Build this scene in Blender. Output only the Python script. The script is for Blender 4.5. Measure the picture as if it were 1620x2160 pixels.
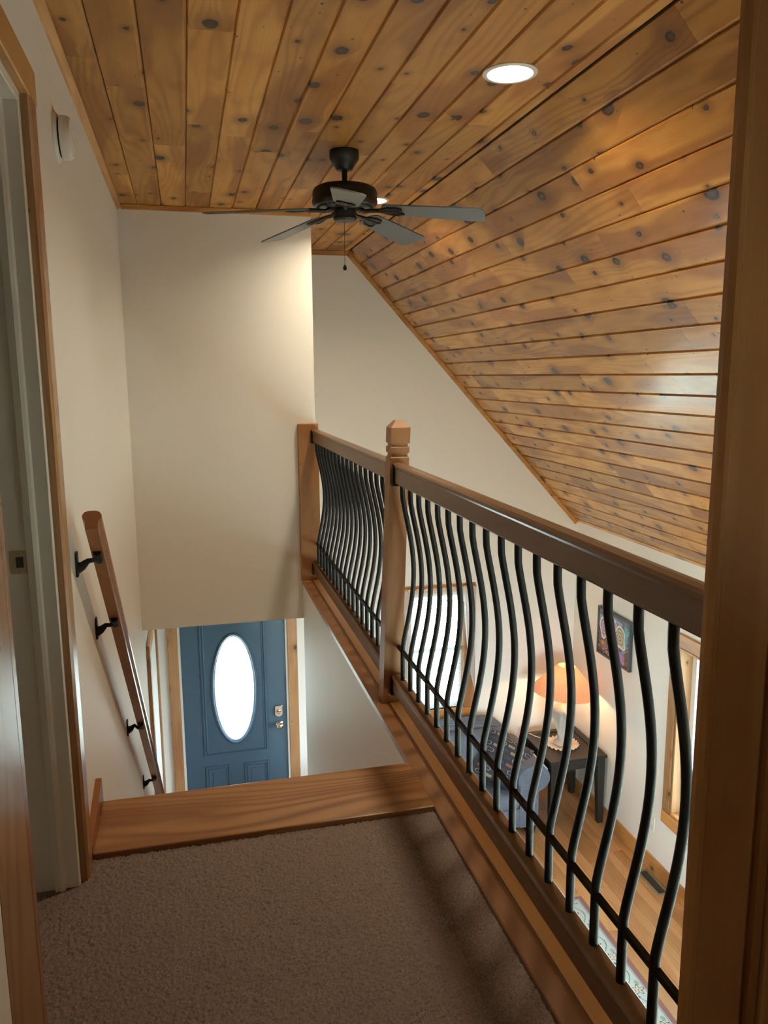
import bpy, bmesh, math, random
import numpy as np
from mathutils import Vector, Matrix, noise as mnoise

random.seed(7)
sc = bpy.context.scene
for o in list(bpy.data.objects):
    bpy.data.objects.remove(o)

# ------------------------------------------------------------------ camera
ZC = 1.327                      # eye height above the landing carpet (z = 0)
def cam_matrix(yaw, pitch, roll):
    y, p, r = (math.radians(a) for a in (yaw, pitch, roll))
    fwd = Vector((math.sin(y)*math.cos(p), math.cos(y)*math.cos(p), -math.sin(p)))
    right = Vector((math.cos(y), -math.sin(y), 0))
    up = right.cross(fwd)
    R = math.cos(r)*right + math.sin(r)*up
    U = -math.sin(r)*right + math.cos(r)*up
    m = Matrix((R, U, -fwd)).transposed().to_4x4()
    m.translation = Vector((0, 0, ZC))
    return m
cd = bpy.data.cameras.new('camera')
cam = bpy.data.objects.new('camera', cd)
sc.collection.objects.link(cam)
cd.sensor_fit = 'HORIZONTAL'
cd.sensor_width = 36.0
cd.lens = 36.0*1677.0/1620.0
cd.clip_start = 0.02
cam.matrix_world = cam_matrix(13.862, 9.761, -0.4093)
sc.camera = cam

# ------------------------------------------------------------------ sky, lights, exposure
SKY = 58.0
SUN = 400.0
LAMP_W = 19.0
w = bpy.data.worlds.new('sky')
sc.world = w
w.use_nodes = True
nt = w.node_tree
nt.nodes.clear()
wo = nt.nodes.new('ShaderNodeOutputWorld')
bg = nt.nodes.new('ShaderNodeBackground')
tcw = nt.nodes.new('ShaderNodeTexCoord')
sp = nt.nodes.new('ShaderNodeSeparateXYZ')
rp = nt.nodes.new('ShaderNodeValToRGB')
nt.links.new(tcw.outputs['Generated'], sp.inputs[0])
nt.links.new(sp.outputs['Z'], rp.inputs[0])
rp.color_ramp.elements[0].position = 0.0
rp.color_ramp.elements[0].color = (0.80, 0.92, 1.0, 1)
rp.color_ramp.elements[1].position = 0.6
rp.color_ramp.elements[1].color = (0.62, 0.82, 1.0, 1)
nt.links.new(rp.outputs[0], bg.inputs['Color'])
bg.inputs['Strength'].default_value = SKY
nt.links.new(bg.outputs[0], wo.inputs[0])

sl = bpy.data.lights.new('sun', 'SUN')
sl.energy = SUN; sl.color = (1.0,.96,.90); sl.angle = math.radians(1.0)
so0 = bpy.data.objects.new('sun', sl)
so0.rotation_euler = Vector((math.cos(math.radians(62)),0,-math.sin(math.radians(62)))).to_track_quat('-Z','Y').to_euler()
sc.collection.objects.link(so0)

vs = sc.view_settings
sc.display_settings.display_device = 'sRGB'
vs.view_transform = 'Standard'
vs.look = 'None'
vs.gamma = 1.0
vs.use_curve_mapping = False
vs.exposure = -0.36
cy = sc.cycles
cy.max_bounces = 10
cy.diffuse_bounces = 6
cy.glossy_bounces = 4
cy.transparent_max_bounces = 12
cy.transmission_bounces = 6
cy.caustics_reflective = False
cy.caustics_refractive = False
cy.sample_clamp_indirect = 6.0
cy.use_denoising = True

def portal(name, loc, rot, sx, sy):
    l = bpy.data.lights.new(name, 'AREA')
    l.shape = 'RECTANGLE'; l.size = sx; l.size_y = sy
    l.cycles.is_portal = True
    o = bpy.data.objects.new(name, l)
    o.location = loc; o.rotation_euler = rot
    sc.collection.objects.link(o)
    return o

# ------------------------------------------------------------------ constants (metres)
XL = -0.33          # left wall
XC, ZCEIL = 1.326, 2.307   # crease of flat and sloped ceiling
XR = 3.42           # right knee wall
YG = 6.5            # front gable wall
YB = 5.02           # face of the box over the entry
ZF = -2.563         # living room floor
TH = math.atan2(2.307, XR-XC)   # roof pitch

# ------------------------------------------------------------------ mesh helpers
class MB:
    def __init__(s): s.v = []; s.f = []
    def add(s, vs, fs):
        n = len(s.v); s.v += [tuple(p) for p in vs]; s.f += [tuple(i+n for i in f) for f in fs]; return s
    def box(s, x0, x1, y0, y1, z0, z1):
        return s.add([(x0,y0,z0),(x1,y0,z0),(x1,y1,z0),(x0,y1,z0),(x0,y0,z1),(x1,y0,z1),(x1,y1,z1),(x0,y1,z1)],
                     [(0,3,2,1),(4,5,6,7),(0,1,5,4),(1,2,6,5),(2,3,7,6),(3,0,4,7)])
    def prism(s, poly, axis, a, b):
        """poly: list of 2-D points; axis X:(y,z) Y:(x,z) Z:(x,y)"""
        def P(p, t):
            return {'X': (t,p[0],p[1]), 'Y': (p[0],t,p[1]), 'Z': (p[0],p[1],t)}[axis]
        n = len(poly)
        vs = [P(p,a) for p in poly]+[P(p,b) for p in poly]
        fs = [tuple(range(n))[::-1], tuple(range(n,2*n))]
        fs += [(i,(i+1)%n,n+(i+1)%n,n+i) for i in range(n)]
        return s.add(vs, fs)
    def lathe(s, prof, c, seg=32, mod=None):
        n = len(prof); vs = []
        for k in range(seg):
            a = 2*math.pi*k/seg
            for i,(r,z) in enumerate(prof):
                rr = r*(mod(a,z,i) if mod else 1)
                vs.append((c[0]+rr*math.cos(a), c[1]+rr*math.sin(a), c[2]+z))
        fs = []
        for k in range(seg):
            k2 = (k+1)%seg
            for i in range(n-1):
                fs.append((k*n+i, k2*n+i, k2*n+i+1, k*n+i+1))
        if prof[0][0] > 1e-6: fs.append(tuple(k*n for k in range(seg))[::-1])
        if prof[-1][0] > 1e-6: fs.append(tuple(k*n+n-1 for k in range(seg)))
        return s.add(vs, fs)
    def tube(s, pts, r, seg=10, cap=True):
        pts = [Vector(p) for p in pts]; n = len(pts); vs = []
        ref = Vector((0,0,1))
        t0 = (pts[1]-pts[0]).normalized()
        if abs(t0.dot(ref)) > .9: ref = Vector((0,1,0))
        for i,p in enumerate(pts):
            t = (pts[min(i+1,n-1)]-pts[max(i-1,0)]).normalized()
            a = t.cross(ref).normalized(); b = a.cross(t).normalized()
            ri = r[i] if isinstance(r,(list,tuple)) else r
            for k in range(seg):
                q = 2*math.pi*k/seg
                vs.append(p+a*(ri*math.cos(q))+b*(ri*math.sin(q)))
        fs = []
        for i in range(n-1):
            for k in range(seg):
                k2 = (k+1)%seg
                fs.append((i*seg+k, i*seg+k2, (i+1)*seg+k2, (i+1)*seg+k))
        if cap:
            fs.append(tuple(range(seg))[::-1]); fs.append(tuple((n-1)*seg+k for k in range(seg)))
        return s.add(vs, fs)
    def sweep(s, prof, path, frames):
        """prof: closed 2-D polygon; path points; frames: list of (a,b) axes"""
        n = len(prof); vs = []
        for p,(a,b) in zip(path, frames):
            for (u,v) in prof: vs.append(Vector(p)+Vector(a)*u+Vector(b)*v)
        fs = []
        for i in range(len(path)-1):
            for k in range(n):
                k2 = (k+1)%n
                fs.append((i*n+k, i*n+k2, (i+1)*n+k2, (i+1)*n+k))
        fs.append(tuple(range(n))[::-1]); fs.append(tuple((len(path)-1)*n+k for k in range(n)))
        return s.add(vs, fs)
    def rot(s, axis, ang, c):
        m = Matrix.Rotation(ang, 3, axis); c = Vector(c)
        s.v = [tuple(m@(Vector(p)-c)+c) for p in s.v]; return s
    def build(s, name, mat, parent=None, bevel=0, smooth=False, origin=None, seg=1, colors=None):
        me = bpy.data.meshes.new(name)
        if origin is None:
            a = np.array(s.v); origin = (a.min(0)+a.max(0))/2
        origin = Vector(origin)
        me.from_pydata([tuple(Vector(p)-origin) for p in s.v], [], s.f)
        bm = bmesh.new(); bm.from_mesh(me)
        bmesh.ops.recalc_face_normals(bm, faces=bm.faces)
        if bevel:
            es = [e for e in bm.edges if len(e.link_faces) == 2 and e.calc_face_angle(0) > .5]
            bmesh.ops.bevel(bm, geom=es, offset=bevel, segments=seg, profile=.5, affect='EDGES', clamp_overlap=True)
        bm.to_mesh(me); bm.free()
        if colors is not None:
            ca = me.color_attributes.new('paint', 'FLOAT_COLOR', 'CORNER')
            arr = np.ones((len(me.loops), 4), np.float32)
            li = 0
            for p in me.polygons:
                c = colors[p.index]
                arr[p.loop_start:p.loop_start+p.loop_total, :3] = c
            ca.data.foreach_set('color', arr.ravel())
        if smooth:
            for p in me.polygons: p.use_smooth = True
            me.set_sharp_from_angle(angle=math.radians(40))
        me.materials.append(mat)
        o = bpy.data.objects.new(name, me)
        sc.collection.objects.link(o)
        if parent is not None:
            o.parent = parent
            o.location = origin-WORG[parent]
        else:
            o.location = origin
        WORG[o] = origin.copy()
        return o
WORG = {}
def thing(name, label, cat, loc, group=None):
    o = bpy.data.objects.new(name, None)
    o.empty_display_size = .05
    o.location = loc; WORG[o] = Vector(loc)
    sc.collection.objects.link(o)
    return tag(o, label, cat, group)
def tag(o, label=None, cat=None, group=None, kind=None):
    if label: o['label'] = label
    if cat: o['category'] = cat
    if group: o['group'] = group
    if kind: o['kind'] = kind
    return o
def struct(o): o['kind'] = 'structure'; return o
def stuff(o): o['kind'] = 'stuff'; return o
def holder(name):
    o = bpy.data.objects.new(name, None); WORG[o] = Vector((0,0,0))
    o.empty_display_size = .05
    sc.collection.objects.link(o); o['kind'] = 'structure'; return o
def B(*a): return MB().box(*a)

# ------------------------------------------------------------------ material helpers
class NT:
    def __init__(s, name):
        s.m = bpy.data.materials.new(name); s.m.use_nodes = True
        s.t = s.m.node_tree; s.t.nodes.clear()
        s.out = s.t.nodes.new('ShaderNodeOutputMaterial')
    def n(s, typ, ins=None, **props):
        nd = s.t.nodes.new('ShaderNode'+typ)
        for k,v in props.items(): setattr(nd, k, v)
        for k,v in (ins or {}).items():
            sk = nd.inputs[k]
            if isinstance(v, bpy.types.NodeSocket): s.t.links.new(v, sk)
            else: sk.default_value = v
        return nd
    def math(s, op, a, b=0.0, c=0.0, clamp=False):
        nd = s.n('Math', {0:a, 1:b, 2:c}, operation=op); nd.use_clamp = clamp
        return nd.outputs[0]
    def mix(s, f, a, b, blend='MIX'):
        nd = s.n('Mix', data_type='RGBA', blend_type=blend)
        for i,v in ((0,f),(6,a),(7,b)):
            if isinstance(v, bpy.types.NodeSocket): s.t.links.new(v, nd.inputs[i])
            else: nd.inputs[i].default_value = (*v,1) if isinstance(v,tuple) and len(v)==3 else v
        return nd.outputs[2]
    def surf(s, sock): s.t.links.new(sock, s.out.inputs['Surface']); return s.m
def C3(c): return (*c, 1.0)

def plain(name, col, rough=.5, metal=0.0, bump=0.0, bscale=200.0, var=0.0, vscale=3.0, spec=.5, coat=0.0):
    t = NT(name); tc = t.n('TexCoord')
    colr = C3(col)
    if var:
        no = t.n('TexNoise', {'Vector': tc.outputs['Object'], 'Scale': vscale, 'Detail': 4.0})
        f = t.math('MULTIPLY_ADD', no.outputs[0], 2*var, 1-var)
        cm = t.n('CombineColor', {0:f,1:f,2:f})
        colr = t.mix(1.0, C3(col), cm.outputs[0], 'MULTIPLY')
    ins = {'Base Color': colr, 'Roughness': rough, 'Metallic': metal, 'Specular IOR Level': spec, 'Coat Weight': coat}
    if bump:
        nb = t.n('TexNoise', {'Vector': tc.outputs['Object'], 'Scale': bscale, 'Detail': 3.0})
        bp = t.n('Bump', {'Strength': bump, 'Distance': .002, 'Height': nb.outputs[0]})
        ins['Normal'] = bp.outputs[0]
    p = t.n('BsdfPrincipled', ins)
    return t.surf(p.outputs[0])

def pine(name, axis='Y', base=(.44,.188,.050), dark=(.26,.096,.025), pale=(.53,.255,.082), knots=1.0, rough=.27,
         band=1.0, cell=(.135,.33), size=1.0, coat=0.0):
    t = NT(name); tc = t.n('TexCoord'); oi = t.n('ObjectInfo')
    sx = t.n('SeparateXYZ', {0: tc.outputs['Object']})
    X,Y,Z = sx.outputs
    if axis == 'Y': L, U, W = Y, X, Z
    elif axis == 'X': L, U, W = X, Y, Z
    else: L, U, W = Z, X, Y
    rnd = oi.outputs['Random']
    u = t.math('ADD', U, t.math('MULTIPLY', W, .83))
    u = t.math('ADD', u, t.math('MULTIPLY', rnd, 13.7))
    l = t.math('ADD', L, t.math('MULTIPLY', rnd, 71.3))
    # knots
    un = t.math('DIVIDE', u, cell[0]); ln = t.math('DIVIDE', l, cell[1])
    vv = t.n('CombineXYZ', {0: un, 1: ln})
    vo = t.n('TexVoronoi', {'Vector': vv.outputs[0], 'Scale': 1.0, 'Randomness': 1.0}, voronoi_dimensions='2D', feature='F1')
    vd = t.n('VectorMath', {0: vv.outputs[0], 1: vo.outputs['Position']}, operation='SUBTRACT')
    vds = t.n('VectorMath', {0: vd.outputs[0], 1: (cell[0], cell[1]*.72, 0)}, operation='MULTIPLY')
    dl = t.n('VectorMath', {0: vds.outputs[0]}, operation='LENGTH').outputs['Value']
    cvec = t.n('CombineXYZ', {0: u, 1: l, 2: t.math('MULTIPLY', rnd, 5.0)})
    nz = t.n('TexNoise', {'Vector': cvec.outputs[0], 'Scale': 55.0, 'Detail': 2.0})
    d = t.math('ADD', dl, t.math('MULTIPLY', t.math('SUBTRACT', nz.outputs[0], .5), .009))
    cs = t.n('SeparateColor', {0: vo.outputs['Color']})
    has = t.math('GREATER_THAN', cs.outputs[0], 1.0-.66*knots)
    r = t.math('MULTIPLY', has, t.math('MULTIPLY_ADD', t.math('POWER', cs.outputs[1], 1.6), .0165*size, .0045*size))
    rs = t.math('MAXIMUM', r, 1e-4)
    q = t.math('DIVIDE', d, rs)
    core = t.math('MULTIPLY', has, t.math('SUBTRACT', 1.0, t.math('MULTIPLY', t.math('SUBTRACT', q, .85), 3.2, clamp=True), clamp=True))
    halo = t.math('MULTIPLY', has, t.math('POWER', t.math('SUBTRACT', 1.0, t.math('DIVIDE', q, 4.6, clamp=True), clamp=True), 1.7))
    # grain bending round the knots
    dx = t.n('SeparateXYZ', {0: vds.outputs[0]}).outputs[0]
    bend = t.math('MULTIPLY', dx, t.math('MULTIPLY', halo, -1.1))
    ug = t.math('ADD', u, bend)
    gl = t.n('CombineXYZ', {0: t.math('MULTIPLY', ug, 5.5), 1: t.math('MULTIPLY', l, .75), 2: t.math('MULTIPLY', rnd, 9.0)})
    g1 = t.n('TexNoise', {'Vector': gl.outputs[0], 'Scale': 1.0, 'Detail': 1.5, 'Roughness': .45})
    ph = t.math('ADD', t.math('MULTIPLY', g1.outputs[0], 62.0), t.math('MULTIPLY', ug, 150.0))
    ban = t.math('MULTIPLY_ADD', t.math('SINE', ph), .5, .5)
    fl = t.n('CombineXYZ', {0: t.math('MULTIPLY', ug, 260.0), 1: t.math('MULTIPLY', l, 4.0), 2: rnd})
    fn = t.n('TexNoise', {'Vector': fl.outputs[0], 'Scale': 1.0, 'Detail': 3.0})
    bl = t.n('CombineXYZ', {0: t.math('MULTIPLY', u, 9.0), 1: t.math('MULTIPLY', l, 2.2), 2: t.math('MULTIPLY', rnd, 3.0)})
    bn = t.n('TexNoise', {'Vector': bl.outputs[0], 'Scale': 1.0, 'Detail': 2.0})
    ring = t.math('MULTIPLY', t.math('MULTIPLY_ADD', t.math('SINE', t.math('MULTIPLY', d, 1500.0)), .5, .5), halo)
    c = t.mix(t.math('MULTIPLY_ADD', bn.outputs[0], 2.2, -.6, clamp=True), C3(base), C3(pale))
    msk = t.n('TexNoise', {'Vector': bl.outputs[0], 'Scale': .45, 'Detail': 1.0})
    mk = t.math('MULTIPLY_ADD', msk.outputs[0], 3.0, -1.1, clamp=True)
    c = t.mix(t.math('MULTIPLY', t.math('MULTIPLY', t.math('POWER', ban, 2.0), .60*band), t.math('MULTIPLY_ADD', mk, .8, .2)), c, C3(dark))
    stn = t.n('TexNoise', {'Vector': t.n('CombineXYZ', {0: t.math('MULTIPLY', u, 11.0), 1: t.math('MULTIPLY', l, 5.0), 2: t.math('MULTIPLY_ADD', rnd, 4.0, 7.0)}).outputs[0], 'Scale': 1.0, 'Detail': 3.0})
    c = t.mix(t.math('MULTIPLY', t.math('MULTIPLY_ADD', stn.outputs[0], 5.0, -2.75, clamp=True), .34*min(1.0,knots*1.2)), c, (dark[0]*.62,dark[1]*.55,dark[2]*.70))
    c = t.mix(t.math('MULTIPLY', fn.outputs[0], .38), c, C3(dark))
    # heartwood: crisp darker figure following the grain
    hw = t.n('TexNoise', {'Vector': t.n('CombineXYZ', {0: t.math('MULTIPLY', ug, 7.0), 1: t.math('MULTIPLY', l, 1.15), 2: t.math('MULTIPLY_ADD', rnd, 6.0, 3.0)}).outputs[0], 'Scale': 1.0, 'Detail': 1.0, 'Roughness': .35})
    hm = t.math('MULTIPLY_ADD', hw.outputs[0], 14.0, -7.35, clamp=True)
    c = t.mix(t.math('MULTIPLY', hm, .62*min(1.0, band)), c, (dark[0]*1.02, dark[1]*.93, dark[2]*.95))
    # pin knots
    vv2 = t.n('CombineXYZ', {0: t.math('DIVIDE', u, .062), 1: t.math('DIVIDE', l, .15)})
    vo2 = t.n('TexVoronoi', {'Vector': vv2.outputs[0], 'Scale': 1.0, 'Randomness': 1.0}, voronoi_dimensions='2D', feature='F1')
    vd2 = t.n('VectorMath', {0: vv2.outputs[0], 1: vo2.outputs['Position']}, operation='SUBTRACT')
    vs2 = t.n('VectorMath', {0: vd2.outputs[0], 1: (.062, .15*.7, 0)}, operation='MULTIPLY')
    d2 = t.n('VectorMath', {0: vs2.outputs[0]}, operation='LENGTH').outputs['Value']
    c2 = t.n('SeparateColor', {0: vo2.outputs['Color']})
    h2 = t.math('GREATER_THAN', c2.outputs[0], 1.0-.20*knots)
    pin = t.math('MULTIPLY', h2, t.math('SUBTRACT', 1.0, t.math('MULTIPLY', t.math('SUBTRACT', d2, t.math('MULTIPLY_ADD', c2.outputs[1], .0022, .0014)), 500.0, clamp=True), clamp=True))
    c = t.mix(t.math('MULTIPLY', pin, .85), c, (.05,.022,.010))
    tone = t.math('MULTIPLY_ADD', t.math('FRACT', t.math('MULTIPLY', rnd, 7.77)), .42, .76)
    tm = t.n('CombineColor', {0: tone, 1: t.math('POWER', tone, 1.15), 2: t.math('POWER', tone, 1.4)})
    c = t.mix(1.0, c, tm.outputs[0], 'MULTIPLY')
    c = t.mix(t.math('MULTIPLY', halo, .85, clamp=True), c, (.150,.048,.013))
    c = t.mix(t.math('MULTIPLY', ring, .5), c, (.10,.035,.015))
    kc = t.mix(t.math('SUBTRACT', 1.0, t.math('MULTIPLY', t.math('SUBTRACT', q, .30), 2.0, clamp=True), clamp=True), (.016,.010,.007), (.060,.034,.019))
    c = t.mix(t.math('MULTIPLY', core, .94), c, kc)
    bp = t.n('Bump', {'Strength': .10, 'Distance': .001, 'Height': fn.outputs[0]})
    p = t.n('BsdfPrincipled', {'Base Color': c, 'Roughness': rough, 'Specular IOR Level': .24, 'Normal': bp.outputs[0], 'Coat Weight': coat, 'Coat Roughness': .16, 'Coat IOR': 1.45})
    return t.surf(p.outputs[0])

def attr_mat(name, rough=.8, bump=0, sheen=0.0, bscale=400.0):
    t = NT(name); a = t.n('Attribute', attribute_name='paint'); tc = t.n('TexCoord')
    ins = {'Base Color': a.outputs['Color'], 'Roughness': rough}
    if bump:
        nb = t.n('TexNoise', {'Vector': tc.outputs['Object'], 'Scale': bscale, 'Detail': 2.0})
        ins['Normal'] = t.n('Bump', {'Strength': bump, 'Distance': .003, 'Height': nb.outputs[0]}).outputs[0]
    p = t.n('BsdfPrincipled', ins)
    return t.surf(p.outputs[0])

def glass(name, tint=(.93,.97,.97)):
    t = NT(name)
    tr = t.n('BsdfTransparent', {'Color': C3(tint)})
    gl = t.n('BsdfGlossy', {'Roughness': .02})
    lw = t.n('LayerWeight', {'Blend': .25})
    f = t.math('MULTIPLY_ADD', lw.outputs['Fresnel'], .8, .03, clamp=True)
    mx = t.n('MixShader', {0: f, 1: tr.outputs[0], 2: gl.outputs[0]})
    return t.surf(mx.outputs[0])

def frosted(name):
    t = NT(name); tc = t.n('TexCoord')
    tr = t.n('BsdfTransparent', {'Color': (.96,.98,.98,1)})
    tl = t.n('BsdfTranslucent', {'Color': (.92,.95,.95,1)})
    gl = t.n('BsdfGlossy', {'Roughness': .15})
    m1 = t.n('MixShader', {0: .30, 1: tr.outputs[0], 2: tl.outputs[0]})
    m2 = t.n('MixShader', {0: .06, 1: m1.outputs[0], 2: gl.outputs[0]})
    return t.surf(m2.outputs[0])

def lace(name):
    t = NT(name); tc = t.n('TexCoord')
    vo = t.n('TexVoronoi', {'Vector': tc.outputs['Object'], 'Scale': 60.0}, feature='DISTANCE_TO_EDGE')
    f = t.math('LESS_THAN', vo.outputs[0], .12)
    tr = t.n('BsdfTransparent', {})
    df = t.n('BsdfDiffuse', {'Color': (.90,.88,.89,1)})
    tl = t.n('BsdfTranslucent', {'Color': (.90,.88,.89,1)})
    m0 = t.n('MixShader', {0: .55, 1: df.outputs[0], 2: tl.outputs[0]})
    m1 = t.n('MixShader', {0: t.math('MULTIPLY_ADD', f, .12, .66), 1: tr.outputs[0], 2: m0.outputs[0]})
    return t.surf(m1.outputs[0])

def thin(name, col, trans=.5, rough=.8):
    t = NT(name)
    df = t.n('BsdfDiffuse', {'Color': C3(col)}); tl = t.n('BsdfTranslucent', {'Color': C3(col)})
    return t.surf(t.n('MixShader', {0: trans, 1: df.outputs[0], 2: tl.outputs[0]}).outputs[0])

def emit(name, col, s):
    t = NT(name); e = t.n('Emission', {'Color': C3(col), 'Strength': s}); return t.surf(e.outputs[0])

M = {}
M['wall'] = plain('wall paint', (.79,.765,.715), .45, bump=.10, bscale=120, var=.02, vscale=1.5)
M['white'] = plain('white paint', (.74,.74,.72), .45)
M['jamb'] = plain('grey white gloss paint', (.78,.74,.66), .38)
M['plank'] = pine('knotty pine slope', 'Y', base=(.43,.178,.032), dark=(.200,.066,.013), pale=(.53,.255,.055), coat=.26, size=1.22)
M['plank_flat'] = pine('knotty pine flat ceiling', 'Y', base=(.48,.210,.044), dark=(.225,.078,.016), pale=(.57,.285,.075), rough=.5, size=1.22)
M['floor_plank'] = pine('oak floor', 'Y', base=(.42,.205,.078), dark=(.30,.125,.042), pale=(.50,.27,.115), knots=.06, rough=.28, band=.8, cell=(.3,.6))
M['trimX'] = pine('pine trim x', 'X', base=(.52,.25,.078), knots=.25, rough=.3)
M['trimY'] = pine('pine trim y', 'Y', base=(.52,.25,.078), knots=.25, rough=.3)
M['trimZ'] = pine('pine trim z', 'Z', base=(.36,.19,.086), dark=(.25,.11,.045), pale=(.42,.235,.115), knots=.35, rough=.26, cell=(.13,.35), size=.62)
M['casingZ'] = pine('stained casing', 'Z', base=(.36,.165,.055), knots=.04, rough=.3, band=.6)
M['boardX'] = pine('oiled pine x', 'X', base=(.46,.240,.102), dark=(.27,.120,.048), pale=(.54,.30,.14), knots=.05, rough=.30, band=1.7)
M['boardY'] = pine('oiled pine y', 'Y', base=(.47,.205,.070), dark=(.31,.115,.036), pale=(.54,.26,.095), knots=.05, rough=.33)
M['cap_shaded'] = pine('cap shaded side', 'Y', base=(.27,.132,.060), dark=(.20,.090,.038), pale=(.31,.155,.072), knots=.03, rough=.33, band=.6)  # darker tone stands in for the railing shade on the cap
M['cap_daylit'] = pine('cap daylit side', 'Y', base=(.64,.36,.155), dark=(.50,.26,.10), pale=(.68,.41,.19), knots=.06, rough=.33, band=.6)  # paler tone stands in for the daylit strip under the rail
M['railY'] = pine('rail wood', 'Y', base=(.175,.098,.056), dark=(.128,.067,.036), pale=(.20,.115,.066), knots=.03, rough=.28, band=.5)
M['postZ'] = pine('post wood', 'Z', base=(.33,.150,.056), dark=(.24,.10,.036), pale=(.37,.18,.070), knots=.04, rough=.46, band=.5)
M['handrail'] = pine('handrail wood', 'Y', base=(.30,.115,.045), dark=(.21,.075,.03), pale=(.34,.14,.055), knots=.0, rough=.22, band=.5)
M['iron'] = plain('black iron', (.008,.008,.008), .5, spec=.2)
M['bronze'] = plain('dark bronze', (.011,.007,.005), .42, spec=.3)
M['blade'] = plain('fan blade', (.085,.085,.082), .45, bump=.05)
M['brass'] = plain('satin brass', (.62,.52,.33), .32, metal=.9)
M['chrome'] = plain('polished nickel', (.75,.74,.70), .15, metal=1.0)
M['steel'] = plain('hinge steel', (.35,.36,.37), .35, metal=.8)
M['door'] = plain('slate blue door paint', (.044,.086,.128), .42)
M['doortrim'] = plain('off white vinyl', (.72,.72,.68), .5)
M['glass'] = glass('window glass')
M['frost'] = frosted('leaded glass')
M['lead'] = plain('lead came', (.25,.25,.25), .4, metal=.6)
M['lace'] = lace('white lace')
M['slat'] = thin('white blind slat', (.86,.88,.89), .55)
M['vinyl'] = plain('white vinyl', (.80,.82,.82), .4)
M['sofa'] = plain('blue grey upholstery', (.105,.118,.150), .95, bump=.35, bscale=500, var=.28, vscale=60)
M['black_wood'] = plain('black painted wood', (.016,.013,.010), .42, bump=.03, spec=.35)
M['ceramic'] = plain('cream ceramic', (.42,.40,.355), .45)
M['crochet'] = plain('cream crochet', (.82,.76,.64), .9, bump=.4, bscale=300)
M['shade'] = thin('pleated peach shade', (.70,.36,.22), .17)
M['plastic'] = plain('white plastic', (.76,.74,.69), .4)
M['ivory'] = plain('ivory plastic', (.66,.64,.55), .4)
M['darkslot'] = plain('dark slot', (.03,.025,.02), .6)
M['ventmetal'] = plain('bronze register metal', (.24,.20,.145), .45, metal=.4)
M['ventdark'] = plain('dark register bars', (.085,.07,.048), .5, metal=.3)
M['lamp_on'] = emit('lit lens', (1.0,.90,.74), 12.0)
M['bulb'] = emit('lit bulb', (1.0,.70,.36), 30.0)
M['lawn'] = plain('lawn', (.36,.38,.31), .9, var=.3, vscale=4)
M['paint'] = attr_mat('canvas paint', .5)
M['pillow'] = attr_mat('woven pillow', .9, .3)
M['rug'] = attr_mat('woven rug', .95, .4, bscale=250)
M['carpet'] = None
t = NT('brown carpet'); tc = t.n('TexCoord')
n1 = t.n('TexNoise', {'Vector': tc.outputs['Object'], 'Scale': 300.0, 'Detail': 3.0})
n2 = t.n('TexNoise', {'Vector': tc.outputs['Object'], 'Scale': 7.0, 'Detail': 3.0})
c = t.mix(t.math('MULTIPLY_ADD', n1.outputs[0], 2.4, -.7, clamp=True), (.125,.092,.076), (.36,.272,.228))
c = t.mix(t.math('MULTIPLY_ADD', n2.outputs[0], .8, -.1, clamp=True), c, (.245,.183,.154))
M['carpet'] = t.surf(t.n('BsdfPrincipled', {'Base Color': c, 'Roughness': 1.0, 'Specular IOR Level': .1}).outputs[0])

# =================================================================== SHELL
# front gable wall with door and window openings
WZ0, WZ1, WX0, WX1 = -1.665, -.575, 1.84, 2.335
m = MB()
zd = ZF+2.075
for poly in [[(-.48,ZF-.1),(-.165,ZF-.1),(-.165,zd),(-.48,zd)],
             [(.755,ZF-.1),(WX0,ZF-.1),(WX0,zd),(.755,zd)],
             [(WX0,ZF-.1),(WX1,ZF-.1),(WX1,WZ0),(WX0,WZ0)],
             [(WX0,WZ1),(WX1,WZ1),(WX1,zd),(WX0,zd)],
             [(WX1,ZF-.1),(XR+.15,ZF-.1),(XR+.15,zd),(WX1,zd)],
             [(-.165,ZF-.1),(.755,ZF-.1),(.755,ZF-.005),(-.165,ZF-.005)],
             [(-.48,zd),(XR+.15,zd),(XR+.15,-.10),(XC+.06,ZCEIL+.12),(-.48,ZCEIL+.12)]]:
    m.prism(poly, 'Y', YG, YG+.15)
struct(m.build('wall_front', M['wall']))

# right knee wall, three windows (far one seen, other two added for daylight)
RW = [(3.45,4.865), (1.30,2.70), (-.7,.6)]
RZ0, RZ1 = -1.965, -.645
m = MB()
m.box(XR,XR+.15,-1.5,YG, ZF-.1,RZ0)
m.box(XR,XR+.15,-1.5,YG, RZ1,.06)
ys = [-1.5]+[v for a in sorted(RW) for v in a]+[YG]
for i in range(0,len(ys),2):
    m.box(XR,XR+.15,ys[i],ys[i+1],RZ0,RZ1)
struct(m.build('wall_right', M['wall']))

# left wall, door opening near the camera
D0, D1, DH = 1.42, 2.06, 1.955
m = MB()
m.box(XL-.12,XL,-1.5,D0,ZF-.1,2.45)
m.box(XL-.12,XL,D1,YG,ZF-.1,2.45)
m.box(XL-.12,XL,D0,D1,DH,2.45); m.box(XL-.01,XL+.0195,-1.5,1.2055,-.02,2.30)
m.box(XL-.12,XL,D0,D1,ZF-.1,-.03)
struct(m.build('wall_left', M['wall']))
# little room behind the left door
m = MB()
m.box(-1.6,-1.5,.9,2.7,-.1,2.45); m.box(-1.6,XL-.12,.8,.9,-.1,2.45); m.box(-1.6,XL-.12,2.7,2.8,-.1,2.45)
m.box(-1.6,XL-.12,.8,2.8,2.3,2.45); m.box(-1.6,XL-.12,.8,2.8,-.15,-.03)
struct(m.build('wall_closet', M['white']))

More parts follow.
